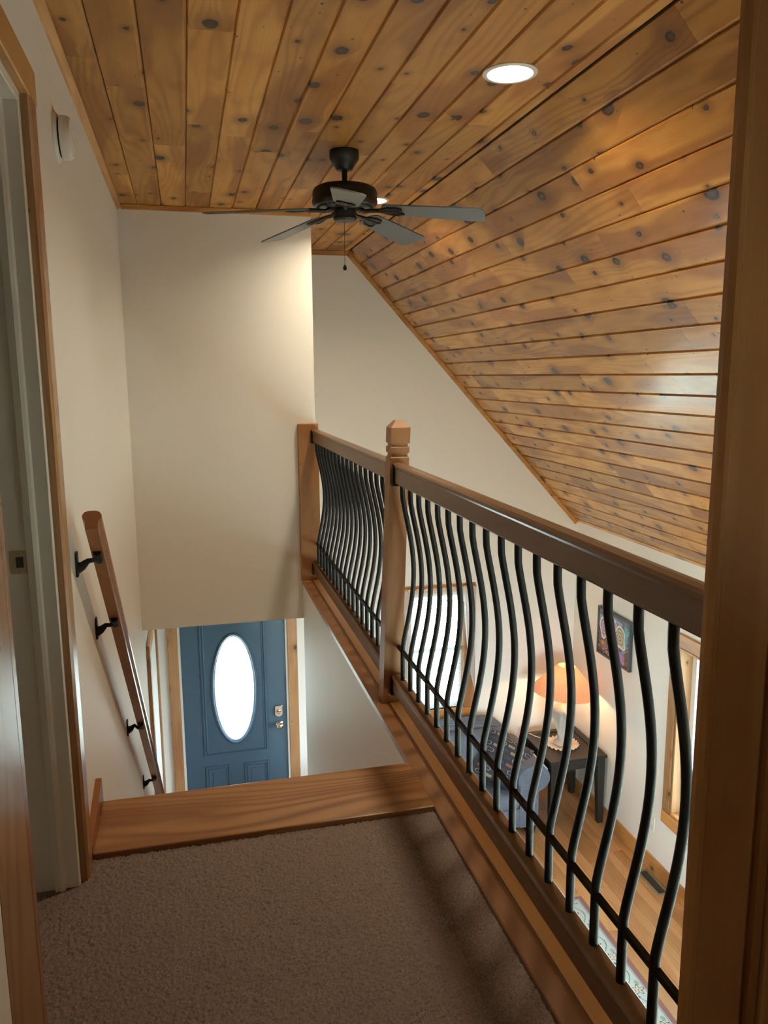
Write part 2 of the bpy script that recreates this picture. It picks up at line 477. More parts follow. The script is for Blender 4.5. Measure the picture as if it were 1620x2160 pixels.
# dropped box over the entry, stair side wall, back walls
struct(B(XL,.793,YB,YG,-.242,2.45).build('wall_bulkhead', M['wall']))
struct(B(.690,.800,-1.5,YB,ZF-.1,-.012).build('wall_stair', M['wall']))
m = MB()
PX0, PX1, PZ0_, PZ1_ = 1.25, 3.05, ZF+.06, ZF+2.06
m.box(XL-.12,.86,-1.6,-1.5,ZF-.1,2.45)
m.box(.86,PX0,-1.6,-1.5,ZF-.1,2.45); m.box(PX1,XR+.15,-1.6,-1.5,ZF-.1,2.45)
m.box(PX0,PX1,-1.6,-1.5,PZ1_,2.45); m.box(PX0,PX1,-1.6,-1.5,ZF-.1,PZ0_)
struct(m.build('wall_back', M['wall']))
m = MB(); m.box(.764,1.00,.97,1.022,-.01,2.45); m.box(.93,1.03,-1.5,.972,-.01,.86)  # unseen hall side wall cut low to let living room light in
struct(m.build('wall_hall', M['wall']))
# floors
struct(B(XL,.690,-1.5,2.16,-.242,-.020).build('floor', M['carpet']))
struct(B(.690,1.03,-1.5,1.022,-.242,-.020).build('floor_hall', M['carpet']))
lf = struct(B(XL,XR,-1.5,YG,ZF-.15,ZF-.013).build('floor_living', M['darkslot']))
# ceiling backing
cl = struct(B(XL,XC+.02,-1.5,YG,ZCEIL+.016,ZCEIL+.10).build('ceiling', M['darkslot']))
def slope_pt(s, off=0.0):      # s metres down the slope from the crease, off = out of the room
    return (XC+s*math.cos(TH)+off*math.sin(TH), ZCEIL-s*math.sin(TH)+off*math.cos(TH))
SL = math.hypot(XR-XC, 2.307)
a, b = slope_pt(-.02,.016), slope_pt(SL+.12,.016)
c2, d2 = slope_pt(SL+.12,.12), slope_pt(-.02,.12)
cs_ = struct(MB().prism([a,b,c2,d2],'Y',-1.5,YG).build('ceiling_slope', M['darkslot']))

# planks of the flat ceiling and of the slope
def plank_mesh(w, L, t=.016, gl=.004, gr=.012, dp=.0075):
    """board with chamfered long edges, face down (z=-t/2), length along Y, centred"""
    h = t/2
    prof = [(-w/2,h),(-w/2,-h+dp),(-w/2+gl,-h),(w/2-gr,-h),(w/2-.0008,-h+dp),(w/2,h)]
    return prof
rp_ = random.Random(11)
def rows(parent, w, n, x_of, rot, y0, y1, seed, mat):
    r = random.Random(seed)
    for k in range(n):
        y = y0 - r.uniform(0,.9)
        ww, c0 = x_of(k)
        if ww < .02: continue
        while y < y1-.05:
            L = r.choice([.9,1.2,1.5,1.8,2.1,2.4,2.7])
            ya, yb = max(y,y0), min(y+L,y1)
            y += L
            if yb-ya < .04: continue
            mm = MB(); mm.prism(plank_mesh(ww, yb-ya), 'Y', -(yb-ya)/2+.0005, (yb-ya)/2-.0005)
            cx, cz = c0
            p = mm.build('plank', M[mat], origin=(0,0,0))
            p.parent = parent
            p.location = Vector((cx,(ya+yb)/2,cz))-WORG[parent]
            p.rotation_euler = (0,rot,0)
            WORG[p] = Vector((cx,(ya+yb)/2,cz))
PW = .1355
def flat(k):
    x0 = max(XL, -.3515+PW*k); x1 = min(XC, -.3515+PW*(k+1))
    return x1-x0, ((x0+x1)/2, ZCEIL+.008)
rows(cl, PW, 13, flat, 0.0, .98, YG, 5, 'plank_flat')
PS = .1335
def slope(k):
    s0 = PS*k; s1 = min(PS*(k+1), SL+.02)
    x, z = slope_pt((s0+s1)/2, .008)
    return s1-s0, (x, z)
rows(cs_, PS, 24, slope, TH, 1.0, YG, 9, 'plank')

# oak strips of the living room floor
r = random.Random(3)
x = .80
while x < XR-.001:
    x1 = min(x+.0875, XR)
    y = 1.5-r.uniform(0,1.2)
    while y < YG-.02:
        L = r.uniform(.7,1.7); ya, yb = max(y,1.5), min(y+L,YG); y += L
        if yb-ya < .05: continue
        g = .0012
        mm = MB(); mm.prism([(-(x1-x)/2,-.012),((x1-x)/2,-.012),((x1-x)/2,-.002),((x1-x)/2-g,0),(-(x1-x)/2+g,0),(-(x1-x)/2,-.002)],'Y',-(yb-ya)/2,(yb-ya)/2-.0008)
        p = mm.build('floorboard', M['floor_plank'], origin=(0,0,0))
        p.parent = lf; p.location = Vector(((x+x1)/2,(ya+yb)/2,ZF))-WORG[lf]
    x = x1
# floor strips in the entry and the unseen part of the room: plain boards
struct(B(XL,.69,4.9,YG,ZF-.013,ZF-.001).build('floor_entry', M['floor_plank']))
struct(B(.80,XR,-1.5,1.5,ZF-.013,ZF-.001).build('floor_rear', M['floor_plank']))

# ------------------------------------------------------------------ trims
TR = .024
def trim(i, m, mat, bevel=.002): return struct(m.build('trim_%d'%i, mat, bevel=bevel))
# ceiling moulding on the left wall, the box and the gable
trim(1, MB().prism([(XL,ZCEIL-.004),(XL,ZCEIL-.030),(XL+.008,ZCEIL-.030),(XL+.024,ZCEIL-.012),(XL+.024,ZCEIL-.001),(XL,ZCEIL-.001)],'Y',.98,YB), M['trimY'], 0)
trim(2, B(XL+.024,.793,YB-.014,YB,ZCEIL-.030,ZCEIL-.001), M['trimX'])
trim(3, B(.793,XC,YG-.014,YG,ZCEIL-.036,ZCEIL-.001), M['trimX'])
p0, p1 = slope_pt(0,-.001), slope_pt(SL,-.001); q1, q0 = slope_pt(SL,-.034), slope_pt(.012,-.034)
trim(4, MB().prism([p0,p1,q1,q0],'Y',YG-.014,YG), M['trimX'])
# landing edge cap; board tones carry the shaded and daylit strips
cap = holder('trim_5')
B(.686,.7515,1.022,YB,-.012,.016).build('cap_shaded_board', M['cap_shaded'], cap, bevel=.003)
B(.7515,.835,1.022,YB,-.012,.0163).build('cap_daylit_board', M['cap_daylit'], cap, bevel=.0012)
# outer fascia below the cap
trim(6, B(.800,.815,1.022,YB,-.24,-.013), M['boardY'])
# baseboards
def bb(name, m, mat): return struct(m.build(name, mat, bevel=.003))
bb('baseboard_right', B(XR-.018,XR,-1.5,YG,ZF,ZF+.128), M['trimY'])
bb('baseboard_front', B(.87,XR-.018,YG-.018,YG,ZF,ZF+.128), M['trimX'])
bb('baseboard_stair', B(.800,.816,-1.5,YB,ZF,ZF+.128), M['trimY'])

# ------------------------------------------------------------------ cased opening on the right, by the camera
op = holder('trim_7')
def casing_profile(x0, x1, y, t=.018):
    return [(x0,y),(x0,y-t*.55),(x0+.006,y-t),(x0+.014,y-t),(x0+.018,y-t+.004),(x1-.008,y-t+.004),(x1,y-t+.010),(x1,y)]
MB().prism(casing_profile(.715,.826,.97),'Z',0,2.30).build('casing_board', M['casingZ'], op)
B(.826,.843,.945,.97,0,2.30).build('door_stop', M['casingZ'], op, bevel=.003)
B(.843,.862,.935,.97,0,2.30).build('jamb_strip', M['casingZ'], op, bevel=.003)
B(.862,.93,.925,.97,0,2.30).build('jamb_board', M['postZ'], op, bevel=.003)

# ------------------------------------------------------------------ left doorway by the camera (door_2)
d2_ = holder('door_2')
B(XL-.14,XL,D1-.018,D1,0,DH).build('jamb', M['jamb'], d2_, bevel=.002)
B(XL-.14,XL,D0,D0+.018,0,DH).build('jamb', M['jamb'], d2_, bevel=.002)
B(XL-.14,XL,D0+.018,D1-.018,DH-.018,DH).build('head_jamb', M['jamb'], d2_, bevel=.002)
MB().prism([(XL-.062,D1-.018),(XL-.060,D1-.027),(XL-.044,D1-.030),(XL-.036,D1-.026),(XL-.032,D1-.018)],'Z',0,DH-.018).build('door_stop', M['jamb'], d2_)
B(XL-.062,XL-.032,D0+.018,D1-.03,DH-.030,DH-.018).build('head_stop', M['jamb'], d2_, bevel=.002)
sp_ = MB()
sp_.box(-.430,-.394,D1-.0205,D1-.018,.857,.914)
sp = sp_.build('strike_plate', M['brass'], d2_, bevel=.0008)
B(-.417,-.400,D1-.0215,D1-.0195,.872,.899).build('latch_hole', M['darkslot'], sp)
for z in (.864,.907):
    MB().lathe([(0,0),(.0035,.0),(.003,.0014),(0,.002)],(0,0,0),10).rot('X',math.pi/2,(0,0,0)).build('screw', M['steel'], sp).location = Vector((-.410,D1-.0205,z))-WORG[sp]
# casings: profile in y over the wall face, mitred head
ci, co, zt = D1+.004, D1+.110, DH+.085
MB().prism([(XL,ci),(XL+.016,ci),(XL+.022,ci+.012),(XL+.022,co-.03),(XL+.016,co),(XL,co)],'Z',0,DH+.004).build('casing', M['trimZ'], d2_)
B(XL,XL+.021,1.207,co,DH+.004,zt).build('head_casing', M['trimY'], d2_, bevel=.003)
# near casing is a wide board with a bead close to its inner edge
MB().prism([(XL,1.205),(XL+.020,1.208),(XL+.022,1.23),(XL+.022,1.405),(XL+.018,1.409),(XL+.021,1.414),(XL+.021,1.440),(XL+.014,1.447),(XL,1.447)],'Z',0,DH+.004).build('casing', M['trimZ'], d2_)
# wood foot board between the far casing and the stairs
trim(8, B(XL,XL+.020,co,2.36,0,.022), M['boardY'])

# ------------------------------------------------------------------ carpet on the landing
def carpet_mesh(x0,x1,y0,y1,st):
    nx, ny = int((x1-x0)/st)+1, int((y1-y0)/st)+1
    xs, ys_ = np.linspace(x0,x1,nx), np.linspace(y0,y1,ny)
    rg = np.random.RandomState(4)
    n = rg.rand(ny,nx)
    n2 = rg.rand(ny//6+2, nx//6+2)
    n2 = np.kron(n2, np.ones((6,6)))[:ny,:nx]
    z = (n-.5)*.0065 + .001
    X, Y = np.meshgrid(xs, ys_)
    X = X+(rg.rand(ny,nx)-.5)*st*.7; Y = Y+(rg.rand(ny,nx)-.5)*st*.7
    v = np.stack([X,Y,z],-1).reshape(-1,3)
    i = np.arange(ny*nx).reshape(ny,nx)
    f = np.stack([i[:-1,:-1],i[:-1,1:],i[1:,1:],i[1:,:-1]],-1).reshape(-1,4)
    me = bpy.data.meshes.new('carpet'); me.from_pydata(v.tolist(), [], f.tolist())
    for p in me.polygons: p.use_smooth = True
    me.materials.append(M['carpet'])
    o = bpy.data.objects.new('carpet', me); sc.collection.objects.link(o)
    return o
o = carpet_mesh(-.62,.690,.86,2.158,.0034)
tag(o, 'brown cut pile carpet covering the landing floor', 'carpet', kind='stuff')

# ------------------------------------------------------------------ stairs
st = thing('staircase', 'pine staircase going down from the wide board at the landing edge', 'stairs', (.18,2.45,0))
TZ = .018
B(XL+.019,.688,2.158,2.450,TZ-.032,TZ).build('tread', M['boardX'], st, bevel=.004, seg=2)
ris, run = (TZ-ZF)/13, .2215
for i in range(1,13):
    zz = TZ-ris*i; yy = 2.45+run*(i-1)
    B(XL+.019,.688,yy-.03,yy+run,zz-.03,zz).build('tread', M['boardX'], st, bevel=.003)
    B(XL+.019,.688,yy-.03,yy-.012,zz,zz+ris-.03).build('riser', M['boardX'], st)
B(XL+.019,.688,2.45+run*12-.03,2.45+run*12-.012,ZF,ZF+ris-.03).build('riser', M['boardX'], st)
sk = MB().prism([(2.17,.0),(2.17,.035),(2.470,.085),(2.478,-.06),(5.25,ZF+.16),(5.25,ZF),(5.05,ZF),(2.42,-.25)],'X',XL,XL+.019)
sk.build('skirt_board', M['boardY'], st)

# ------------------------------------------------------------------ railing
RXC = .785
nw = thing('newel_post', 'square wooden newel post with notched bands and faceted cap', 'post', (.757,2.99,.016))
NW, NY = .0385, 2.994
def newel_ring(z, h): # sheared post: leans slightly as in the photo
    t = (z-.016)/1.13
    cx = .7575+.0415*t
    return [(cx-h,NY-h,z),(cx+h,NY-h,z),(cx+h,NY+h,z),(cx-h,NY+h,z)]
def newel_part(levels, name):
    mm = MB(); vs = []
    for z,h in levels: vs += newel_ring(z,h)
    fs = [(0,3,2,1), tuple(len(vs)-4+i for i in range(4))]
    for i in range(len(levels)-1):
        for k in range(4): fs.append((i*4+k, i*4+(k+1)%4, i*4+4+(k+1)%4, i*4+4+k))
    mm.add(vs, fs)
    return mm.build(name, M['postZ'], nw)
newel_part([(.016,NW),(1.012,NW-.001),(1.016,NW-.004),(1.016,NW-.007),(1.027,NW-.007),(1.030,NW-.003),(1.033,NW-.001),(1.052,NW-.001),(1.055,NW-.004),(1.055,NW-.007),(1.066,NW-.007)], 'post_body')
newel_part([(1.066,NW-.003),(1.070,NW),(1.128,NW),(1.152,NW-.020),(1.155,NW-.022)], 'post_cap')
hp = MB().box(.679,.809,YB-.024,YB,.016,1.030)
wp = hp.build('wall_post', M['postZ'], bevel=.003)
tag(wp, 'flat wooden board on the white wall ending the railing', 'post')

RT0, RT1 = .915, .995       # top rail
RB0, RB1 = .065, .137       # bottom rail
def rail_prof(z0, z1, x0, x1):
    h = z1-z0
    return [(x0+.003,z0),(x1-.003,z0),(x1,z0+.004),(x1,z1-.022),(x1+.003,z1-.016),(x1+.003,z1-.008),(x1-.003,z1-.002),((x0+x1)/2,z1),
            (x0+.003,z1-.002),(x0-.003,z1-.008),(x0-.003,z1-.016),(x0,z1-.022),(x0,z0+.004)]
def bal_pts(y):
    pts = []
    for i in range(29):
        t = i/28; z = RT0+.006-(RT0+.006-RB1+.004)*t
        u = min(max((t-.06)/.765,0),1)
        off = .0445*(math.sin(math.pi*u)**1.2) if 0<u<1 else 0
        pts.append((RXC+off, y, z))
    return pts
def section(label, ya, yb, ys, x0t, x1t, x0b, x1b, name='railing'):
    th = thing(name, label, 'railing', (RXC,(ya+yb)/2,.016), 'railing sections')
    MB().prism(rail_prof(RT0,RT1,x0t,x1t),'Y',ya,yb).build('top_rail', M['railY'], th)
    MB().prism(rail_prof(RB0,RB1,x0b,x1b),'Y',ya,yb).build('bottom_rail', M['railY'], th)
    B(RXC-.006,RXC+.006,ya,yb,.246,.260).build('crossbar', M['iron'], th)
    first = None
    for y in ys:
        if first is None:
            mm = MB().tube(bal_pts(y), .0098, 10)
            first = mm.build('baluster', M['iron'], th, smooth=True, origin=(RXC,y,.5)); y0 = y
        else:
            c = first.copy(); sc.collection.objects.link(c); c.parent = th
            c.location = Vector((RXC,y,.5))-WORG[th]
    for (yy, sgn) in ((ya,1),(yb,-1)):
        if yy < 1.1: continue
        for (z0,z1,xa,xb) in ((RT0-.006,RT1-.006,x0t,x1t),(RB0-.008,RB1-.004,x0b,x1b)):
            m2 = MB(); e = yy+sgn*.018
            m2.box(xa-.007,xb+.007,min(yy,e),max(yy,e),z0-.003,z0+.004)
            m2.box(xa-.008,xa-.004,min(yy,e),max(yy,e),z0,z1)
            m2.box(xb+.004,xb+.008,min(yy,e),max(yy,e),z0,z1)
            m2.build('rail_bracket', M['iron'], th)
near_y = [1.138+.1093*k for k in range(17)]
far_y = [3.098+.1085*k for k in range(18)]
section('near railing section of curved black balusters on the open landing edge', 1.022, 2.952, near_y, .768,.806,.757,.800)
section('far railing section of curved black balusters between newel post and white wall', 3.037, YB-.024, far_y, .768,.806,.757,.800)

# ------------------------------------------------------------------ wall handrail
hr = thing('stair_handrail', 'round topped wooden handrail sloping down the left stair wall', 'handrail', (-.25,2.3,.9))
slp = .878
hy0, hz0 = 2.305, .935
hy1 = 5.25; hz1 = hz0-slp*(hy1-hy0)
prof = [(-.017,-.028),(.017,-.028),(.017,-.004),(.025,.008),(.026,.018),(.020,.028),(.010,.032),(-.010,.032),(-.020,.028),(-.026,.018),(-.025,.008),(-.017,-.004)]
tdir = Vector((0,1,-slp)).normalized(); nrm = Vector((0,slp,1)).normalized()
HX = -.268
MB().sweep(prof, [(HX,hy0,hz0),(HX,hy1,hz1)], [((1,0,0),nrm),((1,0,0),nrm)]).build('rail', M['handrail'], hr, smooth=False)
for by,bz in ((2.396,.793),(2.743,.491),(3.614,-.259),(4.342,-.912)):
    za = hz0-slp*(by-hy0)-.0365
    br = MB()
    br.prism([(by-.013,bz-.036),(by+.013,bz-.036),(by+.016,bz-.02),(by+.016,bz+.02),(by+.013,bz+.036),(by-.013,bz+.036),(by-.016,bz+.02),(by-.016,bz-.02)],'X',XL,XL+.006)
    br.tube([(XL+.004,by,bz-.010),(XL+.018,by,bz-.006),(XL+.034,by,bz+.008),(XL+.048,by,za-.016),(HX-.006,by,za-.010),(HX+.004,by,za-.004)],[.019,.013,.008,.007,.008,.008],10)
    br.tube([(HX,by-.018,za+slp*.018-.006),(HX,by+.018,za-slp*.018-.006)],.0115,12)
    br.build('bracket', M['iron'], hr, smooth=True)

# ------------------------------------------------------------------ front door
fd = holder('door_1')
DX0, DX1 = -.137, .728
DZ0, DZ1 = ZF+.015, ZF+2.045
OX, OZ, OA, OB = .291, -1.289, .163, .460
# slab with an oval hole
def ellipse(a, b, n=64): return [(OX+a*math.cos(2*math.pi*k/n), OZ+b*math.sin(2*math.pi*k/n)) for k in range(n)]
def slab_with_hole():
    n = 64; inner = ellipse(OA,OB,n); outer = []
    for k in range(n):
        a = 2*math.pi*k/n; cx, cz = math.cos(a)*OA, math.sin(a)*OB
        s = min(((DX1-OX) if cx>0 else (OX-DX0))/max(abs(cx),1e-9), ((DZ1-OZ) if cz>0 else (OZ-DZ0))/max(abs(cz),1e-9))
        outer.append((OX+cx*s, OZ+cz*s))
    corners = [(DX1,DZ1),(DX0,DZ1),(DX0,DZ0),(DX1,DZ0)]
    vs = []; fs = []
    for y in (YG+.022,YG+.062):
        vs += [(p[0],y,p[1]) for p in inner]+[(p[0],y,p[1]) for p in outer]+[(c[0],y,c[1]) for c in corners]
    N = 2*n+4
    for s in (0,N):
        for k in range(n):
            k2 = (k+1)%n
            a, b = outer[k], outer[k2]
            f = [s+k, s+k2, s+n+k2]
            for ci_, c in enumerate(corners):
                onv = lambda p: (abs(p[0]-c[0])<1e-6, abs(p[1]-c[1])<1e-6)
                if (onv(a)[0] and onv(b)[1]) or (onv(a)[1] and onv(b)[0]): f.append(s+2*n+ci_)
            f.append(s+n+k); fs.append(tuple(f))
    for k in range(n):
        k2 = (k+1)%n
        fs.append((k,k2,N+k2,N+k))
        fs.append((n+k,n+k2,N+n+k2,N+n+k))
    return MB().add(vs, fs)
slab = slab_with_hole().build('door_panel', M['door'], fd)
# mouldings
def ring(poly_out, poly_in, y0, y1):
    n = len(poly_out); vs = [(p[0],y0,p[1]) for p in poly_out]+[(p[0],y1,p[1]) for p in poly_in]
    return vs, [(k,(k+1)%n,n+(k+1)%n,n+k) for k in range(n)]
def rect(x0,x1,z0,z1): return [(x0,z0),(x1,z0),(x1,z1),(x0,z1)]
def moulding(mm, f, offs):
    """offs: list of (grow, y)"""
    rings = [(f(g), y) for g,y in offs]
    n = len(rings[0][0]); vs = []; fs = []
    for poly,y in rings: vs += [(p[0],y,p[1]) for p in poly]
    for i in range(len(rings)-1):
        for k in range(n): fs.append((i*n+k, i*n+(k+1)%n, (i+1)*n+(k+1)%n, (i+1)*n+k))
    mm.add(vs, fs); return mm
ys0 = YG+.0225
mo = [(0,ys0),(.006,ys0-.010),(.016,ys0-.010),(.022,ys0-.002),(.030,ys0-.008),(.040,ys0)]
px0, px1, pz0, pz1 = .012, .562, -1.877, -.63
moulding(MB(), lambda g: rect(px0+g,px1-g,pz0+g,pz1-g), mo).build('panel_moulding', M['door'], fd, smooth=False)
for (a,b) in ((.020,.232),(.345,.562)):
    zt_, zb_ = -1.965, ZF+.22
    moulding(MB(), lambda g: rect(a+g,b-g,zb_+g,zt_-g), mo).build('panel_moulding', M['door'], fd)
    B(a+.06,b-.06,YG+.018,YG+.024,zb_+.06,zt_-.06).build('raised_panel', M['door'], fd, bevel=.004)
moulding(MB(), lambda g: ellipse(OA+.034-g,OB+.036-g), [(0,ys0),(.006,ys0-.012),(.018,ys0-.014),(.026,ys0-.006),(.034,ys0-.002),(.036,ys0+.01)]).build('oval_frame', M['door'], fd, smooth=True)
gv = [(p[0],YG+.045,p[1]) for p in ellipse(OA+.004,OB+.004)]
MB().add(gv,[tuple(range(64))]).build('oval_glass', M['frost'], fd)
came = MB()
def czz(x, s): return OZ+s*OB*math.sqrt(max(0,1-((x-OX)/OA)**2))
for zz in (OZ+.285,OZ-.285):
    hw = OA*math.sqrt(1-((zz-OZ)/OB)**2)
    came.tube([(OX-hw,YG+.040,zz),(OX+hw,YG+.040,zz)],.003,6)
for s in (-1,1):
    came.tube([(OX+s*(.055+.045*math.cos(q)),YG+.040,OZ+.285*math.sin(q)) for q in [i*math.pi/10-math.pi/2 for i in range(11)]],.003,6)
    came.tube([(OX,YG+.040,OZ+s*.285),(OX+.05,YG+.040,OZ+s*.345),(OX,YG+.040,OZ+s*.42),(OX-.05,YG+.040,OZ+s*.345),(OX,YG+.040,OZ+s*.285)],.003,6)
came.build('came_lines', M['lead'], fd)
# hardware
kb = MB().lathe([(0,0),(.032,0),(.032,.006),(.024,.010),(.013,.014),(.012,.030),(.022,.036),(.029,.046),(.029,.056),(.022,.064),(.010,.067),(0,.067)],(0,0,0),24).rot('X',math.pi/2,(0,0,0))
kb.v = [(p[0]+.661,p[1]+YG+.022,p[2]-1.648) for p in kb.v]
kb.build('door_knob', M['chrome'], fd, smooth=True)
db = MB().prism([(.625,-1.478),(.690,-1.474),(.692,-1.555),(.675,-1.572),(.657,-1.580),(.640,-1.572),(.624,-1.555)],'Y',YG+.004,YG+.022)
dbo = db.build('deadbolt', M['chrome'], fd, bevel=.004, seg=2)
tb = MB().lathe([(0,0),(.020,0),(.020,.006),(0,.008)],(0,0,0),20).rot('X',math.pi/2,(0,0,0))
tb.v = [(p[0]+.657,p[1]+YG+.004,p[2]-1.528) for p in tb.v]
tb.box(.640,.674,YG-.016,YG-.003,-1.533,-1.523)
tb.build('thumb_turn', M['chrome'], dbo, smooth=True)
for z in (-.86,-1.56):
    hb = MB().tube([(DX0-.006,YG+.012,z-.05),(DX0-.006,YG+.012,z+.05)],.008,10)
    hb.build('hinge', M['steel'], fd)
for z in (-1.50,-1.64):
    B(.731,.737,YG+.012,YG+.03,z-.028,z+.028).build('strike_plate', M['steel'], fd)
# jamb and casings
mj = MB(); mj.box(-.165,-.1375,YG-.004,YG+.13,ZF,zd); mj.box(.7285,.755,YG-.004,YG+.13,ZF,zd); mj.box(-.1375,.7285,YG-.004,YG+.13,DZ1+.0005,zd)
mj.build('jamb', M['doortrim'], fd)
B(-.141,.732,YG+.0,YG+.14,ZF-.004,ZF+.013).build('threshold', M['steel'], fd)
B(-.238,-.156,YG-.020,YG,ZF,zd+.01).build('casing', M['trimZ'], fd, bevel=.003)
B(.745,.829,YG-.020,YG,ZF,zd+.01).build('casing', M['trimZ'], fd, bevel=.003)
B(-.238,.829,YG-.020,YG,zd+.01,zd+.095).build('head_casing', M['trimX'], fd, bevel=.003)

# closet door on the left wall beside the entry
d3 = holder('door_3')
cz = ZF+2.04
B(XL,XL+.008,5.36,6.30,ZF+.01,cz).build('door_panel', M['white'], d3)
B(XL,XL+.024,5.27,5.36,ZF,cz).build('casing', M['trimZ'], d3, bevel=.003)
B(XL,XL+.024,6.30,6.39,ZF,cz).build('casing', M['trimZ'], d3, bevel=.003)
B(XL,XL+.024,5.27,6.39,cz,cz+.09).build('head_casing', M['trimY'], d3, bevel=.003)

# ------------------------------------------------------------------ gable window
w1 = holder('window_1')
B(1.763,1.842,YG-.022,YG,WZ0-.01,WZ1+.075).build('casing', M['trimZ'], w1, bevel=.003)
B(2.333,2.438,YG-.022,YG,WZ0-.01,WZ1+.075).build('casing', M['trimZ'], w1, bevel=.003)
B(1.842,2.333,YG-.022,YG,WZ1,WZ1+.075).build('head_casing', M['trimX'], w1, bevel=.003)
B(1.755,2.445,YG-.04,YG+.03,WZ0-.022,WZ0).build('sill', M['trimX'], w1, bevel=.004)
B(1.763,2.438,YG-.020,YG,WZ0-.085,WZ0-.022).build('apron', M['trimX'], w1, bevel=.003)
fm = MB(); fm.box(WX0,WX0+.03,YG+.05,YG+.09,WZ0,WZ1); fm.box(WX1-.03,WX1,YG+.05,YG+.09,WZ0,WZ1)
fm.box(WX0,WX1,YG+.05,YG+.09,WZ0,WZ0+.035); fm.box(WX0,WX1,YG+.05,YG+.09,WZ1-.035,WZ1); fm.box(WX0,WX1,YG+.05,YG+.09,-1.14,-1.105)
fm.build('sash_frame', M['vinyl'], w1)
B(WX0+.03,WX1-.03,YG+.066,YG+.07,WZ0+.035,-1.14).build('pane', M['glass'], w1)
B(WX0+.03,WX1-.03,YG+.066,YG+.07,-1.105,WZ1-.035).build('pane', M['glass'], w1)
jm = MB(); jm.box(WX0-.002,WX0+.006,YG,YG+.05,WZ0,WZ1); jm.box(WX1-.006,WX1+.002,YG,YG+.05,WZ0,WZ1)
jm.build('jamb', M['trimZ'], w1)
# venetian blind
vb = thing('venetian_blind', 'white slatted blind lowered in the window behind the sofa', 'blind', (2.085,YG+.025,WZ1-.02))
B(1.852,2.322,YG+.008,YG+.044,WZ1-.035,WZ1-.004).build('head_rail', M['vinyl'], vb, bevel=.002)
n = 34; zs0 = WZ1-.055
slat0 = None
for i in range(n):
    z = zs0-(zs0-(WZ0+.03))*i/(n-1)
    if slat0 is None:
        a_ = math.radians(28)
        pr = [(YG+.026+.0125*k*math.cos(a_), z-.0125*k*math.sin(a_)+.0016*(1-k*k)) for k in (-1,-.5,0,.5,1)]
        pr2 = [(p[0],p[1]-.0009) for p in pr[::-1]]
        slat0 = MB().prism(pr+pr2,'X',1.856,2.318).build('slat', M['slat'], vb)
        so = slat0.location.copy(); z00 = z
    else:
        c = slat0.copy(); sc.collection.objects.link(c); c.parent = vb; c.location = so+Vector((0,0,z-z00))
B(1.856,2.318,YG+.012,YG+.040,WZ0+.004,WZ0+.020).build('bottom_rail', M['vinyl'], vb, bevel=.002)
for xx in (1.93,2.25):
    MB().tube([(xx,YG+.012,WZ1-.02),(xx,YG+.012,WZ0+.012)],.0012,5).build('ladder_cord', M['vinyl'], vb)
# rod and lace curtain
cr = MB().box(1.75,2.437,YG-.048,YG-.024,.783-ZC,.813-ZC)
cro = cr.build('curtain_rod', M['trimX'], bevel=.006, seg=2)
tag(cro, 'flat pine curtain rod above the lace curtain', 'curtain rod')
lc = thing('lace_curtain', 'sheer white lace curtain tied back around the bright window', 'curtain', (2.1,YG-.055,-.53))
def cloth(x_of, z_of, nu, nv, yf, name):
    vs = []; fs = []
    for j in range(nv+1):
        for i in range(nu+1):
            u, v = i/nu, j/nv
            xx = x_of(u,v); zz = z_of(u,v); vs.append((xx, yf(u,v), zz))
    for j in range(nv):
        for i in range(nu):
            a = j*(nu+1)+i; fs.append((a,a+1,a+nu+2,a+nu+1))
    return MB().add(vs,fs).build(name, M['lace'], lc, smooth=True)
yfold = lambda u,v,f=22,a=.008: YG-.060-a*math.sin(u*f*math.pi)
cloth(lambda u,v: 1.80+.55*u, lambda u,v: -.515-.125*v-(.012*abs(math.sin(u*9*math.pi)) if v==1 else 0)+(.008*math.sin(u*28*math.pi) if v==0 else 0), 110, 5, yfold, 'valance')
for s in (1,-1):
    def xf(u,v,s=s):
        cx = 2.095; wd = .12*(1-.72*v**1.6)
        ex = cx+s*(.335-.015*v)
        return ex-s*wd*(1-u)
    cloth(xf, lambda u,v: -.525-.80*v-.14*u*v, 24, 16, lambda u,v: YG-.060-.010*math.sin(u*9*math.pi)*(1-.3*v), 'side_panel')

